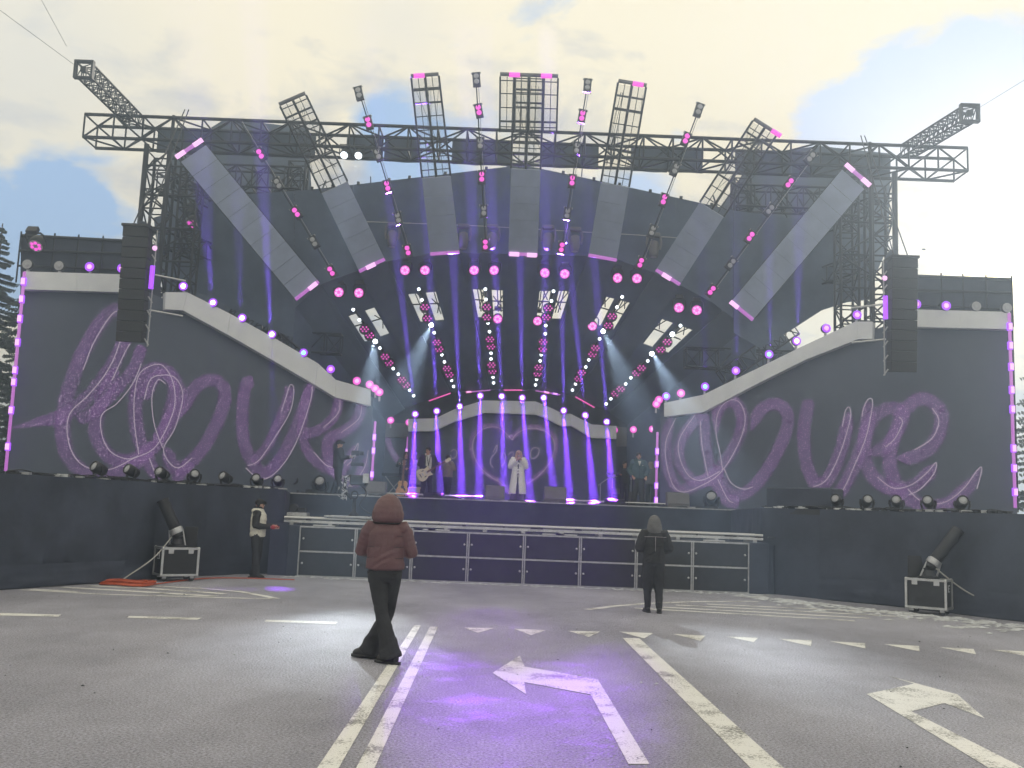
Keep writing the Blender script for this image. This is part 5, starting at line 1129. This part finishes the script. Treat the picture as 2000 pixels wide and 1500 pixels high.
    q = MB(); rings(q, [(0, 0, 1.04, .208, .158), (0, 0, 1.07, .211, .16), (0, 0, 1.1, .207, .157)]); q.tube([(.02, -.165, 1.07), (.06, -.175, .9), (.07, -.18, .76)], .014, 6); q.tube([(-.02, -.165, 1.07), (-.05, -.175, .92)], .014, 6); p.part('belt', q, 'pale', .012, parent=ct)
    for e in (-1, 1): q = MB(); q.tube([(e * .09, -.03, 1.47), (e * .1, -.12, 1.36), (e * .05, -.165, 1.2)], [(.05, .015), (.055, .015), (.01, .01)], 8); p.part('lapel', q, 'pale', parent=ct)
    q = MB(); rings(q, torso_rows(.86, 1.42, .17, .12, 10, 0)); p.part('top', q, 'grey', .014)
    p.trousers('trousers', 'grey', (.12, .11, .1, .11, .13), .014, .0); p.shoes('white'); p.hair('hair_b', 'long')
    mic = thing('microphone', 'black hand microphone at the mouth of the singer', 'microphone', p.o.location + V((0, -.2, 1.5))); o = p.o.location
    q = MB(); q.tube([o + V((.01, -.25, 1.35)), o + V((.01, -.17, 1.49))], [.013, .018], 8); q.build('handle', M['black'], mic, True); q = MB(); q.ball(o + V((.01, -.155, 1.515)), .03); q.build('head', M['greyalu'], mic, True)
    # man in teal jacket
    p = Person('man in a teal quilted jacket with a headset microphone, right of the stage', on(1246, 32.4), 0.05, 1.05, dict(el=((.3, .03, 1.16), (-.3, .03, 1.16)), wr=((.22, -.14, .93), (-.2, -.15, .94)), an=((.15, .0, .09), (-.15, .0, .09)), toe=((.2, -.17, .035), (-.2, -.17, .035)), curl=.9), vox=.014)
    q = MB(); rings(q, torso_rows(.9, 1.46, .225, .16, 28, .045, lambda f: 1 if f < .7 else 1 - (f - .7) * 1.5, 7)); p.sleeves(q, .092, .04, 1); j = p.part('jacket', q, 'teal', .0125, 1)
    q = MB(); rings(q, [(0, .02, 1.42, .13, .11), (0, .03, 1.5, .12, .1), (0, .04, 1.54, .1, .08)]); p.part('collar', q, 'teal', .0125, parent=j); q = MB(); q.add([(-.05, -.168, 1.44), (.05, -.168, 1.44), (0, -.172, 1.28)], [(0, 1, 2)]); q.prism([(-.05, -.15, 1.45), (.05, -.15, 1.45), (0, -.16, 1.28)], (0, -.015, 0)); p.part('shirt', q, 'white')
    q = MB(); q.tube([(0, -.17, 1.3), (0, -.172, .9)], .007, 4); p.part('zip', q, 'blk', parent=j); q = MB(); q.box((.09, -.178, 1.3), (.115, -.165, 1.32)); p.part('badge', q, 'white', parent=j)
    p.trousers('trousers', 'denim', (.13, .118, .092, .088, .09), .014, .02); p.shoes('boot'); p.hair('hair_d')
    q = MB(); q.tube([p.head + V((.08, .0, -.01)), p.head + V((.07, -.07, -.06)), p.head + V((.02, -.1, -.065))], .006, 5); q.ball(p.head + V((.015, -.105, -.065)), .014); p.part('headset_microphone', q, 'blk')
    # musicians and helpers at the back
    def simple(label, x, Y, yaw, sc, coat, hairm, tr='navy', longc=False, hood=None, arms=None, hairk='short'):
        p = Person(label, on(x, Y), yaw, sc, arms or {}, vox=.018, face=abs(yaw) < 1.6)
        q = MB(); rings(q, torso_rows(.55 if longc else .88, 1.46, .225, .165, 20, .05, lambda f: 1 if f < .75 else 1 - (f - .75) * 1.6, 8 if longc else 5)); p.sleeves(q, .09, .03, 1); j = p.part('coat', q, coat, .016, 1)
        p.trousers('trousers', tr, vox=.018); p.shoes('boot')
        if hood: q = MB(); rings(q, [(0, 0, 1.45, .12, .12), (0, .01, 1.54, .13, .13), (0, .01, 1.65, .115, .125), (0, 0, 1.73, .06, .07)]); p.part('hood', q, hood, .016, parent=j)
        else: p.hair(hairm, hairk)
        return p
    simple('person with long hair in a black jacket behind the acoustic guitar', 789, 35.0, .2, .98, 'blk', 'hair_d', hairk='long', arms=dict(el=((.2, -.1, 1.2), (-.3, -.1, 1.2)), wr=((.05, -.25, 1.1), (-.25, -.3, 1.25))))
    simple('person in a long pale quilted coat with hood up behind the guitarist', 808, 36.0, math.pi, 1.0, 'lilac', 'hair_d', longc=True, hood='grey')
    simple('person in a beige puffer jacket behind the guitar neck', 872, 36.0, 2.4, .98, 'beige', 'hair_d', arms=dict(el=((.3, .0, 1.2), (-.25, -.1, 1.2)), wr=((.22, -.2, 1.3), (-.1, -.3, 1.2))))
    simple('musician in dark clothes behind the left shoulder of the man in teal', 1219, 35.4, .3, .97, 'blk', 'hair_d', arms=dict(el=((.3, -.05, 1.2), (-.3, -.05, 1.2)), wr=((.2, -.3, 1.15), (-.3, -.3, 1.2))))
    simple('musician in an olive coat behind the right shoulder of the man in teal', 1270, 35.2, -.3, .97, 'grey', 'hair_d', hood='beige')

# ------------------------------------------------------------------ instruments and props
def guitar(label, M4, body, neck_m, hollow=True, acoustic=False):
    r = thing('acoustic_guitar' if acoustic else 'electric_guitar', label, 'guitar'); r.matrix_world = M4
    half = [(0, -.24), (.1, -.235), (.185, -.17), (.2, -.08), (.165, .03), (.13, .09), (.145, .16), (.135, .22), (.07, .255), (0, .26)] if acoustic else [(0, -.22), (.1, -.215), (.175, -.16), (.19, -.07), (.155, .03), (.125, .08), (.14, .15), (.15, .22), (.08, .2), (0, .2)]
    pts = [V((x, 0, z)) for x, z in half] + [V((-x, 0, z)) for x, z in half[-2:0:-1]]
    cl = catmull(pts + [pts[0]], 4)[:-1]; q = MB(); q.prism(cl, (0, .1 if acoustic else .06, 0)); o = fix_normals(q.build('body', body, r)); bevel(o, .008)
    if acoustic: q = MB(); q.lathe([(.05, 0), (.05, .003)], (0, -.001, .07), (0, -1, 0), 16); q.build('sound_hole', M['black'], r); q = MB(); q.prism([V((x, -.004, z)) for x, z in ((.05, .05), (.1, .0), (.09, -.06), (.045, -.03), (.02, .02))], (0, .003, 0)); q.build('pickguard', M['black'], r)
    else:
        q = MB(); [q.box((-.045, -.012, z), (.045, .0, z + .035)) for z in (-.06, .06)]; q.build('pickups', M['greyalu'], r); q = MB(); [q.prism([V((s * x, -.003, z)) for x, z in ((.09, .05), (.11, .0), (.095, -.06), (.08, 0))], (0, .004, 0)) for s in (-1, 1)]; q.build('sound_slots', M['black'], r)
    q = MB(); q.box((-.06, -.02, -.13), (.06, .0, -.105)); q.build('bridge', M['black'], r); q = MB(); q.box((-.026, -.03, .1), (.026, .0, .72)); q.build('neck', neck_m, r)
    q = MB(); q.prism([V((-.03, -.02, .72)), V((.03, -.02, .72)), V((.045, -.0, .76)), V((.04, .02, .9)), V((-.04, .02, .9)), V((-.045, 0, .76))], (0, .02, 0)); q.build('headstock', body if not acoustic else neck_m, r)
    q = MB(); [q.ball((s * .055, .02, .76 + k * .05), .012, 8, 5) for s in (-1, 1) for k in range(3)]; q.build('tuning_pegs', M['alu'], r); return r
def props():
    F0 = FLOOR
    def on(x, Y, y=970): a = at(x, y, Y); return V((a.x, Y, F0))
    c = at(832, 922, 33.15); R_ = Matrix.Rotation(math.radians(58), 4, 'Y')
    guitar('cream electric guitar slung low on the guitarist', Matrix.Translation(c + V((-.06, 0, -.06))) @ R_ @ Matrix.Scale(1.15, 4), M['cream'], M['wood_dark'])
    a = on(785, 32.6); guitar('natural wood acoustic guitar standing upright on the stage floor', Matrix.Translation(a + V((0, 0, .30))) @ Matrix.Rotation(-.12, 4, 'X') @ Matrix.Scale(1.1, 4), M['wood'], M['wood_dark'], acoustic=True)
    st = thing('guitar_stand', 'small black stand holding the acoustic guitar', 'stand', a); bar('post', a + V((0, .16, 0)), a + V((0, .2, .75)), .012, st, 'black'); [bar('leg', a + V((0, .16, .3)), a + V((s, .1, 0)), .012, st, 'black') for s in (-.22, .22)]; bar('cradle', a + V((-.15, .0, .06)), a + V((.15, .0, .06)), .015, st, 'black')
    # monitor wedges
    def wedge(x0, x1, yt, Y, label, m='wedge', deep=.45):
        A, B = at(x0, 965, Y), at(x1, 965, Y); zt = at((x0 + x1) / 2, yt, Y).z; w = B.x - A.x; r = thing('monitor_wedge', label, 'speaker', (A.x, Y, F0))
        prof = [(0, F0), (.0, F0 + .12), (.16, zt), (deep, zt), (deep, F0)]
        q = MB(); q.prism([V((A.x, Y + y, z)) for y, z in prof], (w, 0, 0)); bevel(fix_normals(q.build('cabinet', M[m], r)), .015)
        n = V((0, -(zt - F0 - .12), .16)).normalized(); p = [V((A.x + .04, Y, F0 + .15)), V((B.x - .04, Y, F0 + .15)), V((B.x - .04, Y + .145, zt - .03)), V((A.x + .04, Y + .145, zt - .03))]
        q = MB(); q.prism([k + n * .002 for k in p], n * .012); fix_normals(q.build('grille', M['wedge' if m == 'wedge' else 'grille'], r)); q = MB(); q.box((A.x + w * .3, Y + .25, zt), (A.x + w * .7, Y + .3, zt + .02)); q.build('handle', M['black'], r)
    wedge(713, 752, 940, 31.75, 'grey monitor wedge at the left end of the main stage'); wedge(948, 986, 948, 31.75, 'grey monitor wedge just left of the singer'); wedge(1063, 1107, 951, 31.75, 'grey monitor wedge just right of the singer'); wedge(1304, 1348, 962, 31.75, 'grey monitor wedge right of the man in teal')
    wedge(828, 866, 962, 31.75, 'low black monitor in front of the guitarist', 'black'); wedge(580, 620, 953, 31.75, 'low black monitor left of the camera operator', 'black'); wedge(1182, 1222, 974, 31.75, 'low black monitor left of the man in teal', 'black'); wedge(1432, 1470, 982, 31.75, 'low black monitor beside the big black box', 'black')
    B0, B1 = at(1471, 1000, 22.9), at(1616, 1000, 22.9); r = thing('equipment_box', 'big black covered box on the inner end of the right wing', 'box', (6.5, 22.9, F0))
    q = MB(); q.prism([V((6.15, 23.3, F0)), V((7.3, 22.0, F0)), V((7.8, 22.7, F0)), V((6.7, 24.0, F0))], (0, 0, .5)); bevel(fix_normals(q.build('cover', M['cloth'], r)), .03)
    # floor strips of the stage: footlight battens
    for k, (x0, x1, y, lab) in enumerate(((755, 826, 966, 'silver footlight batten in front of the acoustic guitar'), (868, 942, 971, 'silver footlight batten left of the singer'), (1108, 1180, 978, 'silver footlight batten right of the singer'), (1222, 1300, 984, 'silver footlight batten in front of the man in teal'))):
        a, b = on(x0, 31.75), on(x1, 31.75); r = thing('footlight_batten', lab, 'stage light', a); bar('batten', a + V((0, 0, .13)), b + V((0, 0, .13)), .03, r, 'alu'); [bar('foot', a.lerp(b, f), a.lerp(b, f) + V((0, 0, .12)), .025, r, 'black') for f in (.05, .5, .95)]
    # microphone stand
    a = on(1172, 33.0); r = thing('microphone_stand', 'boom microphone stand right of the centre', 'stand', a); q = MB(); q.lathe([(.15, 0), (.15, .02), (.03, .04)], a, (0, 0, 1), 16); q.build('base', M['black'], r); bar('post', a, a + V((0, 0, .75)), .015, r, 'greyalu'); bar('boom', a + V((-.08, 0, .68)), a + V((.28, 0, .95)), .012, r, 'greyalu'); bar('microphone', a + V((.26, 0, .94)), a + V((.46, 0, .98)), .022, r, 'greyalu')
    # amplifier with beige top
    a = on(800, 34.2); r = thing('guitar_amplifier', 'small black amplifier with beige top behind the acoustic guitar', 'amplifier', a); q = MB(); q.box((a.x - .05, a.y, F0), (a.x + .5, a.y + .3, F0 + .22)); bevel(q.build('cabinet', M['black'], r), .015); q = MB(); q.box((a.x - .06, a.y - .01, F0 + .224), (a.x + .51, a.y + .31, F0 + .42)); bevel(q.build('top', M['cream'], r), .015)
    q = MB(); q.tube(catmull([V((a.x + .08 + .04 * k, a.y - .008, F0 + .09 + (.05 if k % 2 else 0))) for k in range(8)], 4), .008, 4); q.build('script_mark', M['white'], r)
    # keyboard stand and drum hardware behind
    a = on(772, 35.2); r = thing('keyboard_stand', 'dark keyboard on a crossed stand behind the acoustic guitar', 'keyboard', a); q = MB(); q.box((a.x - .5, a.y - .2, F0 + .8), (a.x + .3, a.y + .2, F0 + .9)); q.build('keyboard', M['black'], r); bar('leg', a + V((-.4, 0, 0)), a + V((.25, 0, .8)), .02, r, 'greyalu'); bar('leg', a + V((.25, 0, 0)), a + V((-.4, 0, .8)), .02, r, 'greyalu')
    a = on(1228, 36.3); r = thing('drum_kit', 'drum kit with cymbals deep behind the man in teal', 'drums', a)
    for (dx, dy, z, rad, h, nm) in ((0, 0, .0, .3, .5, 'bass_drum'), (-.45, .0, .5, .18, .2, 'snare'), (.45, .1, .5, .2, .25, 'tom'), (.75, .0, .1, .22, .45, 'floor_tom')):
        q = MB(); (q.lathe([(rad, 0), (rad, h)], a + V((dx, dy + h / 2, rad + z)), (0, -1, 0), 20) if nm == 'bass_drum' else q.lathe([(rad, 0), (rad, h)], a + V((dx, dy, z)), (0, 0, 1), 20)); o = q.build(nm, M['wedge'], r)
    for dx, z in ((-.6, 1.2), (.7, 1.3), (.1, 1.1)): q = MB(); q.lathe([(.22, 0), (.05, .03), (.01, .04)], a + V((dx, .2, z)), (.2, -.3, 1), 18); q.build('cymbal', M['alu'], r); bar('cymbal_stand', a + V((dx, .2, 0)), a + V((dx, .2, z)), .012, r, 'alu')
    # remote camera on the dolly
    a = at(690, 1016, 23.38); a.z = 1.16 + .205; r = thing('dolly_camera', 'remote controlled camera on a wheeled dolly wrapped in plastic', 'camera', a)
    q = MB(); q.box((a.x - .62, a.y - .45, a.z), (a.x + .55, a.y + .42, a.z + .05)); bevel(q.build('dolly_plate', M['greyalu'], r), .01)
    for dx in (-.5, .42):
        for dy in (-.38, .37): q = MB(); q.lathe([(.06, 0), (.06, .05)], (a.x + dx, a.y + dy - .02, a.z - .0), (0, 1, 0), 14); q.build('wheel', M['black'], r)
    q = MB(); q.lathe([(.12, 0), (.1, .06), (.05, .12), (.045, .4), (.09, .43)], (a.x, a.y, a.z + .05), (0, 0, 1), 14); q.build('column', M['black'], r, True)
    q = MB(); q.tube([(a.x + .08 * math.cos(k * .5236), a.y - .02, a.z + .55 + .09 * math.sin(k * .5236)) for k in range(13)], .02, 6); q.build('pan_ring', M['black'], r)
    q = MB(); q.tube([(a.x - .05, a.y, a.z + .45), (a.x - .24, a.y, a.z + .62), (a.x - .25, a.y, a.z + .95), (a.x - .1, a.y, a.z + 1.0)], .045, 8); q.build('fork', M['black'], r)
    rr = random.Random(4); q = MB()
    for k in range(60):
        p = V((a.x - .24 + rr.gauss(0, .05), a.y - .08 + rr.gauss(0, .03), a.z + .45 + rr.random() * .52)); d1, d2 = V((rr.uniform(-1, 1), rr.uniform(-1, 1), rr.uniform(-1, 1))) * .07, V((rr.uniform(-1, 1), rr.uniform(-1, 1), rr.uniform(-1, 1))) * .07; q.add([p, p + d1, p + d2], [(0, 1, 2)])
    q.build('plastic_wrap', M['snow'], r)
    q = MB(); q.box((a.x - .12, a.y - .14, a.z + .78), (a.x + .28, a.y + .2, a.z + 1.02)); bevel(q.build('camera_body', M['steel'], r), .03); q = MB(); q.lathe([(.09, 0), (.1, .16), (.11, .3), (.08, .32)], (a.x + .08, a.y + .15, a.z + .9), (.15, 1, 0), 16); q.build('lens', M['black'], r, True); q = MB(); q.box((a.x + .2, a.y - .2, a.z + .84), (a.x + .34, a.y - .1, a.z + 1.06)); q.build('viewfinder', M['greyalu'], r)
    q = MB(); q.tube(catmull([V(p) for p in ((a.x + .1, a.y, a.z + .8), (a.x + .3, a.y - .1, a.z + .6), (a.x + .15, a.y - .1, a.z + .3), (a.x + .5, a.y, a.z + .06))], 6), .014, 5); q.build('cable', M['black'], r)
    for k, (x, y, lab) in enumerate(((572, 1014, 'small tangle of winch gear at the left end of the camera track'), )):
        b = at(x, y, 23.3); r = thing('track_winch', lab, 'winch', (b.x, 23.3, 1.37)); q = MB(); q.box((b.x - .12, 23.15, 1.365), (b.x + .35, 23.5, 1.45)); q.build('base', M['greyalu'], r); q = MB(); q.lathe([(.1, 0), (.1, .18)], (b.x, 23.25, 1.55), (0, 1, 0), 14); q.build('drum', M['black'], r); q = MB(); q.box((b.x + .12, 23.2, 1.454), (b.x + .3, 23.45, 1.56)); q.build('motor', M['black'], r)
    # confetti cannons on flight cases
    for s_, nm, gx, gy, tip in ((-1, 'left', 341, 1134, (318, 976)), (1, 'right', 1815, 1199, (1872, 1034))):
        g = ground(gx, gy); ang = .62 * (1 if s_ < 0 else -1)
        Mx = Matrix.Translation(g) @ Matrix.Rotation(ang, 4, 'Z')
        w, d, h0, h1 = .36, .26, .13, .66
        r = thing('flight_case', f'black flight case with silver edges on castors, {nm} side', 'case', g)
        q = MB(); q.box((-w, -d, h0), (w, d, h1), Mx); q.build('shell', M['black'], r)
        e = .022
        for ax in range(12):
            cs = [(x, y, z) for x in (-w, w) for y in (-d, d) for z in (h0, h1)]
        for x in (-w, w):
            for y in (-d, d): q = MB(); q.box((x - e, y - e, h0), (x + e, y + e, h1), Mx); q.build('edge_profile', M['alu'], r)
            for z in (h0, h1): q = MB(); q.box((x - e * .98, -d + e, z - e), (x + e * .98, d - e, z + e), Mx); q.build('edge_profile', M['alu'], r)
        for y in (-d, d):
            for z in (h0, h1): q = MB(); q.box((-w + e, y - e * .98, z - e), (w - e, y + e * .98, z + e), Mx); q.build('edge_profile', M['alu'], r)
        for x in (-w, w):
            for y in (-d, d):
                for z in (h0, h1): q = MB(); q.ball(Mx @ V((x, y, z)), .036, 8, 6); q.build('corner', M['alu'], r)
        for x in (-.2, .2):
            q = MB(); q.box((x - .05, -d - .03, h1 - .1), (x + .05, -d - .005, h1 - .02), Mx); q.build('latch', M['alu'], r)
        fx = -w if s_ < 0 else w
        q = MB(); a0, a1 = (fx - .012, fx - .004) if s_ < 0 else (fx + .004, fx + .012); q.box((a0, -.08, h1 - .22), (a1, .06, h1 - .09), Mx); lb = q.build('white_label', M['white'], r)
        q = MB(); b0, b1 = (a0 - .004, a0 - .001) if s_ < 0 else (a1 + .001, a1 + .004)
        for (y0, y1, z0, z1) in ((-.065, -.01, h1 - .205, h1 - .15), (.0, .045, h1 - .2, h1 - .165), (-.065, -.03, h1 - .14, h1 - .105), (-.015, .045, h1 - .15, h1 - .11)): q.box((b0, y0, z0), (b1, y1, z1), Mx)
        q.build('label_print', M['black'], lb)
        for x in (-w + .08, w - .08):
            for y in (-d + .08, d - .08): q = MB(); q.lathe([(.055, 0), (.055, .04)], Mx @ V((x, y - .02, .056)), Mx.to_3x3() @ V((0, 1, 0)), 14); c_ = q.build('castor', M['black'], r); q = MB(); q.box((x - .04, y - .035, .06), (x + .04, y + .035, .115), Mx); q.build('fork', M['greyalu'], c_)
        top = g + V((0, 0, h1 + .02)); t = thing('confetti_cannon', f'black confetti cannon tube tilted on the {nm} flight case', 'cannon', top)
        q = MB(); q.lathe([(.2, 0), (.2, .03), (.13, .06), (.1, .16), (.12, .2)], top, (0, 0, 1), 16); q.build('turntable', M['black'], t)
        tp = at(*tip, g.y - .05); base = top + V((.02, 0, .2)); d_ = (tp - base).normalized(); ln = (tp - base).length
        q = MB(); q.lathe([(.1, 0), (.12, .05), (.12, ln - .03), (.128, ln - .03), (.128, ln), (.1, ln), (.1, ln - .25), (0, ln - .26)], base, d_, 20); smooth_by_angle(q.build('barrel', M['black'], t))
        q = MB(); q.lathe([(.135, 0), (.14, .02), (.14, .1), (.125, .12)], base + d_ * .08, d_, 18); q.build('clamp_ring', M['greyalu'], t)
        for e_ in (-1, 1): bar('bracket', top + V((e_ * .16, 0, .04)), base + d_ * .15 + V((e_ * .14, 0, 0)), .02, t, 'greyalu')
        q = MB(); q.prism([top + V(k) for k in ((.02 * -s_, .1, .0), (.36 * -s_, .1, .0), (.36 * -s_, .1, .42), (.1 * -s_, .1, .42))], (0, .02, 0)); fix_normals(q.build('control_panel', M['black'], t))
        cb = thing('air_hose', f'pale hose drooping from the {nm} confetti cannon to the ground', 'hose', top); e1 = ground(245, 1140) if s_ < 0 else ground(1965, 1206)
        q = MB(); q.tube(catmull([top + V((-.1 * -s_ if s_ < 0 else .1, -.1, .2)), top.lerp(e1, .45) + V((0, -.1, .1)), e1 + V((0, 0, .12)), e1 + V((.1 * s_, -.1, .015))], 8), .014, 6); q.build('hose', M['whiterub'], cb, True)
    c = ground(250, 1143); r = thing('cable_coil', 'coil of orange cable on the asphalt by the left drape', 'cable', c); rr = random.Random(9)
    for k in range(9):
        rad = rr.uniform(.3, .52); oy = rr.uniform(-.1, .1); ox = rr.uniform(-.12, .12); q = MB(); q.tube([c + V((ox + rad * math.cos(t * .314), oy + rad * .5 * math.sin(t * .314), .02 + k * .009 + .01 * math.sin(t))) for t in range(21)], .014, 5); q.build('cable_loop', M['orange'], r, True)
    q = MB(); q.tube(catmull([c + V((.4, .1, .02)), ground(400, 1131) + V((0, -.1, .02)), ground(480, 1131) + V((0, 0, .02)), ground(575, 1134) + V((0, 0, .02))], 6), .012, 5); q.build('cable_tail', M['orange'], r)
    # wires in the sky
    w = thing('guy_wire', 'two thin guy wires crossing the upper left sky', 'wire', (-13, 27, 14)); bar('wire', at(0, 20, 24), at(150, 130, 27.2), .006, w, 'black'); bar('wire', at(70, -20, 24), at(130, 90, 27.2), .006, w, 'black')
    w = thing('guy_wire', 'thin guy wire running off to the upper right from the right boom', 'wire', (13, 27, 14)); bar('wire', at(1905, 215, 27.2), at(2060, 120, 24), .006, w, 'black')
    b = thing('bird', 'small dark bird in the sky right of the stage', 'bird', at(1804, 487, 40)); p = at(1804, 487, 40); q = MB(); q.ball(p, (.09, .04, .04), 8, 6); q.build('body', M['black'], b); q = MB(); q.add([p, p + V((-.2, .1, .06)), p + V((-.05, .05, .02))], [(0, 1, 2)]); q.add([p, p + V((.2, .1, .06)), p + V((.05, .05, .02))], [(0, 1, 2)]); q.build('wing', M['black'], b)
# ------------------------------------------------------------------ trees behind the stage
def spruce(label, base, h, seed, rad=.2):
    rr = random.Random(seed); r = thing('spruce_tree', label, 'tree', base); base = V(base)
    q = MB(); q.tube([base, base + V((0, 0, h * .5)), base + V((0, 0, h))], [h * .018, h * .012, .02], 8); q.build('trunk', M['bark'], r, True)
    q = MB(); lv = int(h * 4.2)
    for k in range(lv):
        f = k / lv; z = h * (.1 + .9 * f); R = h * rad * (1 - f) ** .85 + .12
        for j in range(max(4, int(11 - 6 * f))):
            a = rr.uniform(0, 6.283); L_ = R * rr.uniform(.65, 1.1); d = V((math.cos(a), math.sin(a), 0)); side = V((-d.y, d.x, 0)); n = 9
            for i in range(n):
                t = (i + .6) / n; c = base + V((0, 0, z)) + d * (L_ * t) + V((0, 0, -L_ * .35 * t + L_ * .12 * t * t)); w = L_ * .2 * (1 - t * .6) + .05
                for s_ in (-1, 1):
                    e = c + side * (s_ * w) + d * w * .5 + V((0, 0, -w * rr.uniform(.1, .5))); q.add([c, c + d * .1 + V((0, 0, .03)), e], [(0, 1, 2)]); q.add([c + V((0, 0, -.02)), e, c + V((0, 0, -.12)) + side * s_ * w * .4], [(0, 1, 2)])
    q.build('crown', M['needles'], r)
spruce('dark spruce tree at the left edge behind the screen', (-19.6, 36, 0), 11.8, 2); spruce('second dark spruce tree rising close to the left screen frame', (-17.6, 35, 0), 10.6, 5); spruce('pale spruce tree peeking out at the right edge behind the screen', (20.6, 37, 0), 10.6, 8)
foreground_woman(); other_people(); props()

# ------------------------------------------------------------------ lamps that throw light, and the haze that shows it
def spot(name, loc, target, watts, angle, col, blend=.5, size=.06):
    d = bpy.data.lights.new(name, 'SPOT'); d.energy = watts; d.spot_size = math.radians(angle); d.spot_blend = blend; d.color = col; d.shadow_soft_size = size
    o = bpy.data.objects.new(name, d); link(o); o.location = loc
    o.rotation_euler = (V(target) - V(loc)).to_track_quat('-Z', 'Y').to_euler(); return o
VIO, BLU = (0.33, 0.06, 1.0), (0.34, 0.12, 1.0)
def p_px(p):
    c = p.y * cp + (p.z - CAM_H) * sp; b = -p.y * sp + (p.z - CAM_H) * cp
    return 1000 + p.x / c * FOCAL * cr + b / c * FOCAL * sr
def build_beams():
    # each lamp over the heart screen throws one beam down at the boards and one up and out of the arch
    bot = [(805, 1100), (858, 1100), (902, 1100), (935, 1100), (985, 1100), (1035, 1100), (1083, 1100), (1112, 1100), (1160, 1100), (1196, 1100)]
    up = [(775, 500), (836, 480), (885, 500), (925, 490), (965, 490), (1015, 490), (1065, 490), (1095, 500), (1110, 500), (1160, 500)]
    for (p, b, u), gy in zip(zip(LAMPS_C, bot, up), (1330, 1350, 1380, 1400, 1440, 1420, 1400, 1380, 1350, 1330)):
        src = p + V((0, -.12, 0))
        spot('beam_lamp', src, V((at(b[0], 990, 31.9).x, 31.75, FLOOR)), 260000, 3.1, VIO, .5)
        lx = p_px(p); spot('beam_lamp', src + V((0, -.02, -.03)), ground(lx + (b[0] - lx) * (gy - 800) / 300, gy), 3300, 3.0, VIO, 1.0)
        spot('beam_lamp', src + V((0, 0, .05)), at(u[0], u[1], 32.6), 330000, 3.2, BLU, .6)
    for p, b, u, w in ((LAMPS_L[3], (546, 1100), (515, 380), 1.0), (LAMPS_L[1], (425, 1060), (405, 470), .12), (LAMPS_L[2], (480, 1060), (465, 440), .12), (LAMPS_R[4], (1556, 1080), (1560, 480), .2), (LAMPS_R[3], (1502, 1080), (1502, 480), .2), (LAMPS_R[2], (1437, 1080), (1437, 480), .2), (LAMPS_R[1], (1377, 1080), (1370, 480), .2)):
        src = p + V((0, -.14, 0))
        spot('beam_lamp', src, ground(b[0], 1150), 7000 * w, 3, VIO, 1.0); spot('beam_lamp', src + V((0, 0, .05)), at(u[0], u[1], src.y - 3.5), 130000 * w, 5.0, BLU)
    # a violet lamp reaching the road nearer the stage
    for i, (gx, gy) in ((4, (960, 1250)), ): spot('beam_lamp', LAMPS_C[i] + V((.1, -.14, .05)), ground(gx, gy), 1800, 7, (.42, .12, 1.0), 1.0)
    # white lamps in the ceiling lighting the wet road
    for (x, y), (gx, gy) in (((842, 635), (580, 1245)), ((733, 667), (690, 1240)), ((1178, 647), (1450, 1272)), ((1273, 691), (1610, 1298))): spot('white_beam_lamp', at(x, y, 35.9) + V((0, -.3, -.05)), ground(gx, gy), 6000, 6.6, (.86, .94, 1.0), 1.0)
    for c in TRUSS_LAMPS: spot('white_beam_lamp', c + V((0, -.2, -.16)), ground(560, 1250), 700, 8, (.86, .94, 1.0), 1.0)
build_beams()
q = MB(); q.box((-170, -40, -1.0), (170, 270, 15.8))
me = q.mesh('haze'); HZ = obj('haze', me); tag(HZ, 'pale stage smoke and damp air', kind='stuff')
mh = bpy.data.materials.new('pale_haze'); mh.use_nodes = True
nt = mh.node_tree; nt.nodes.remove(nt.nodes['Principled BSDF'])
pv = nt.nodes.new('ShaderNodeVolumePrincipled'); pv.inputs['Color'].default_value = (.62, .78, 1.0, 1); pv.inputs['Density'].default_value = 0.0085; pv.inputs['Anisotropy'].default_value = .65
nt.links.new(pv.outputs[0], nt.nodes['Material Output'].inputs['Volume'])
me.materials.append(mh)
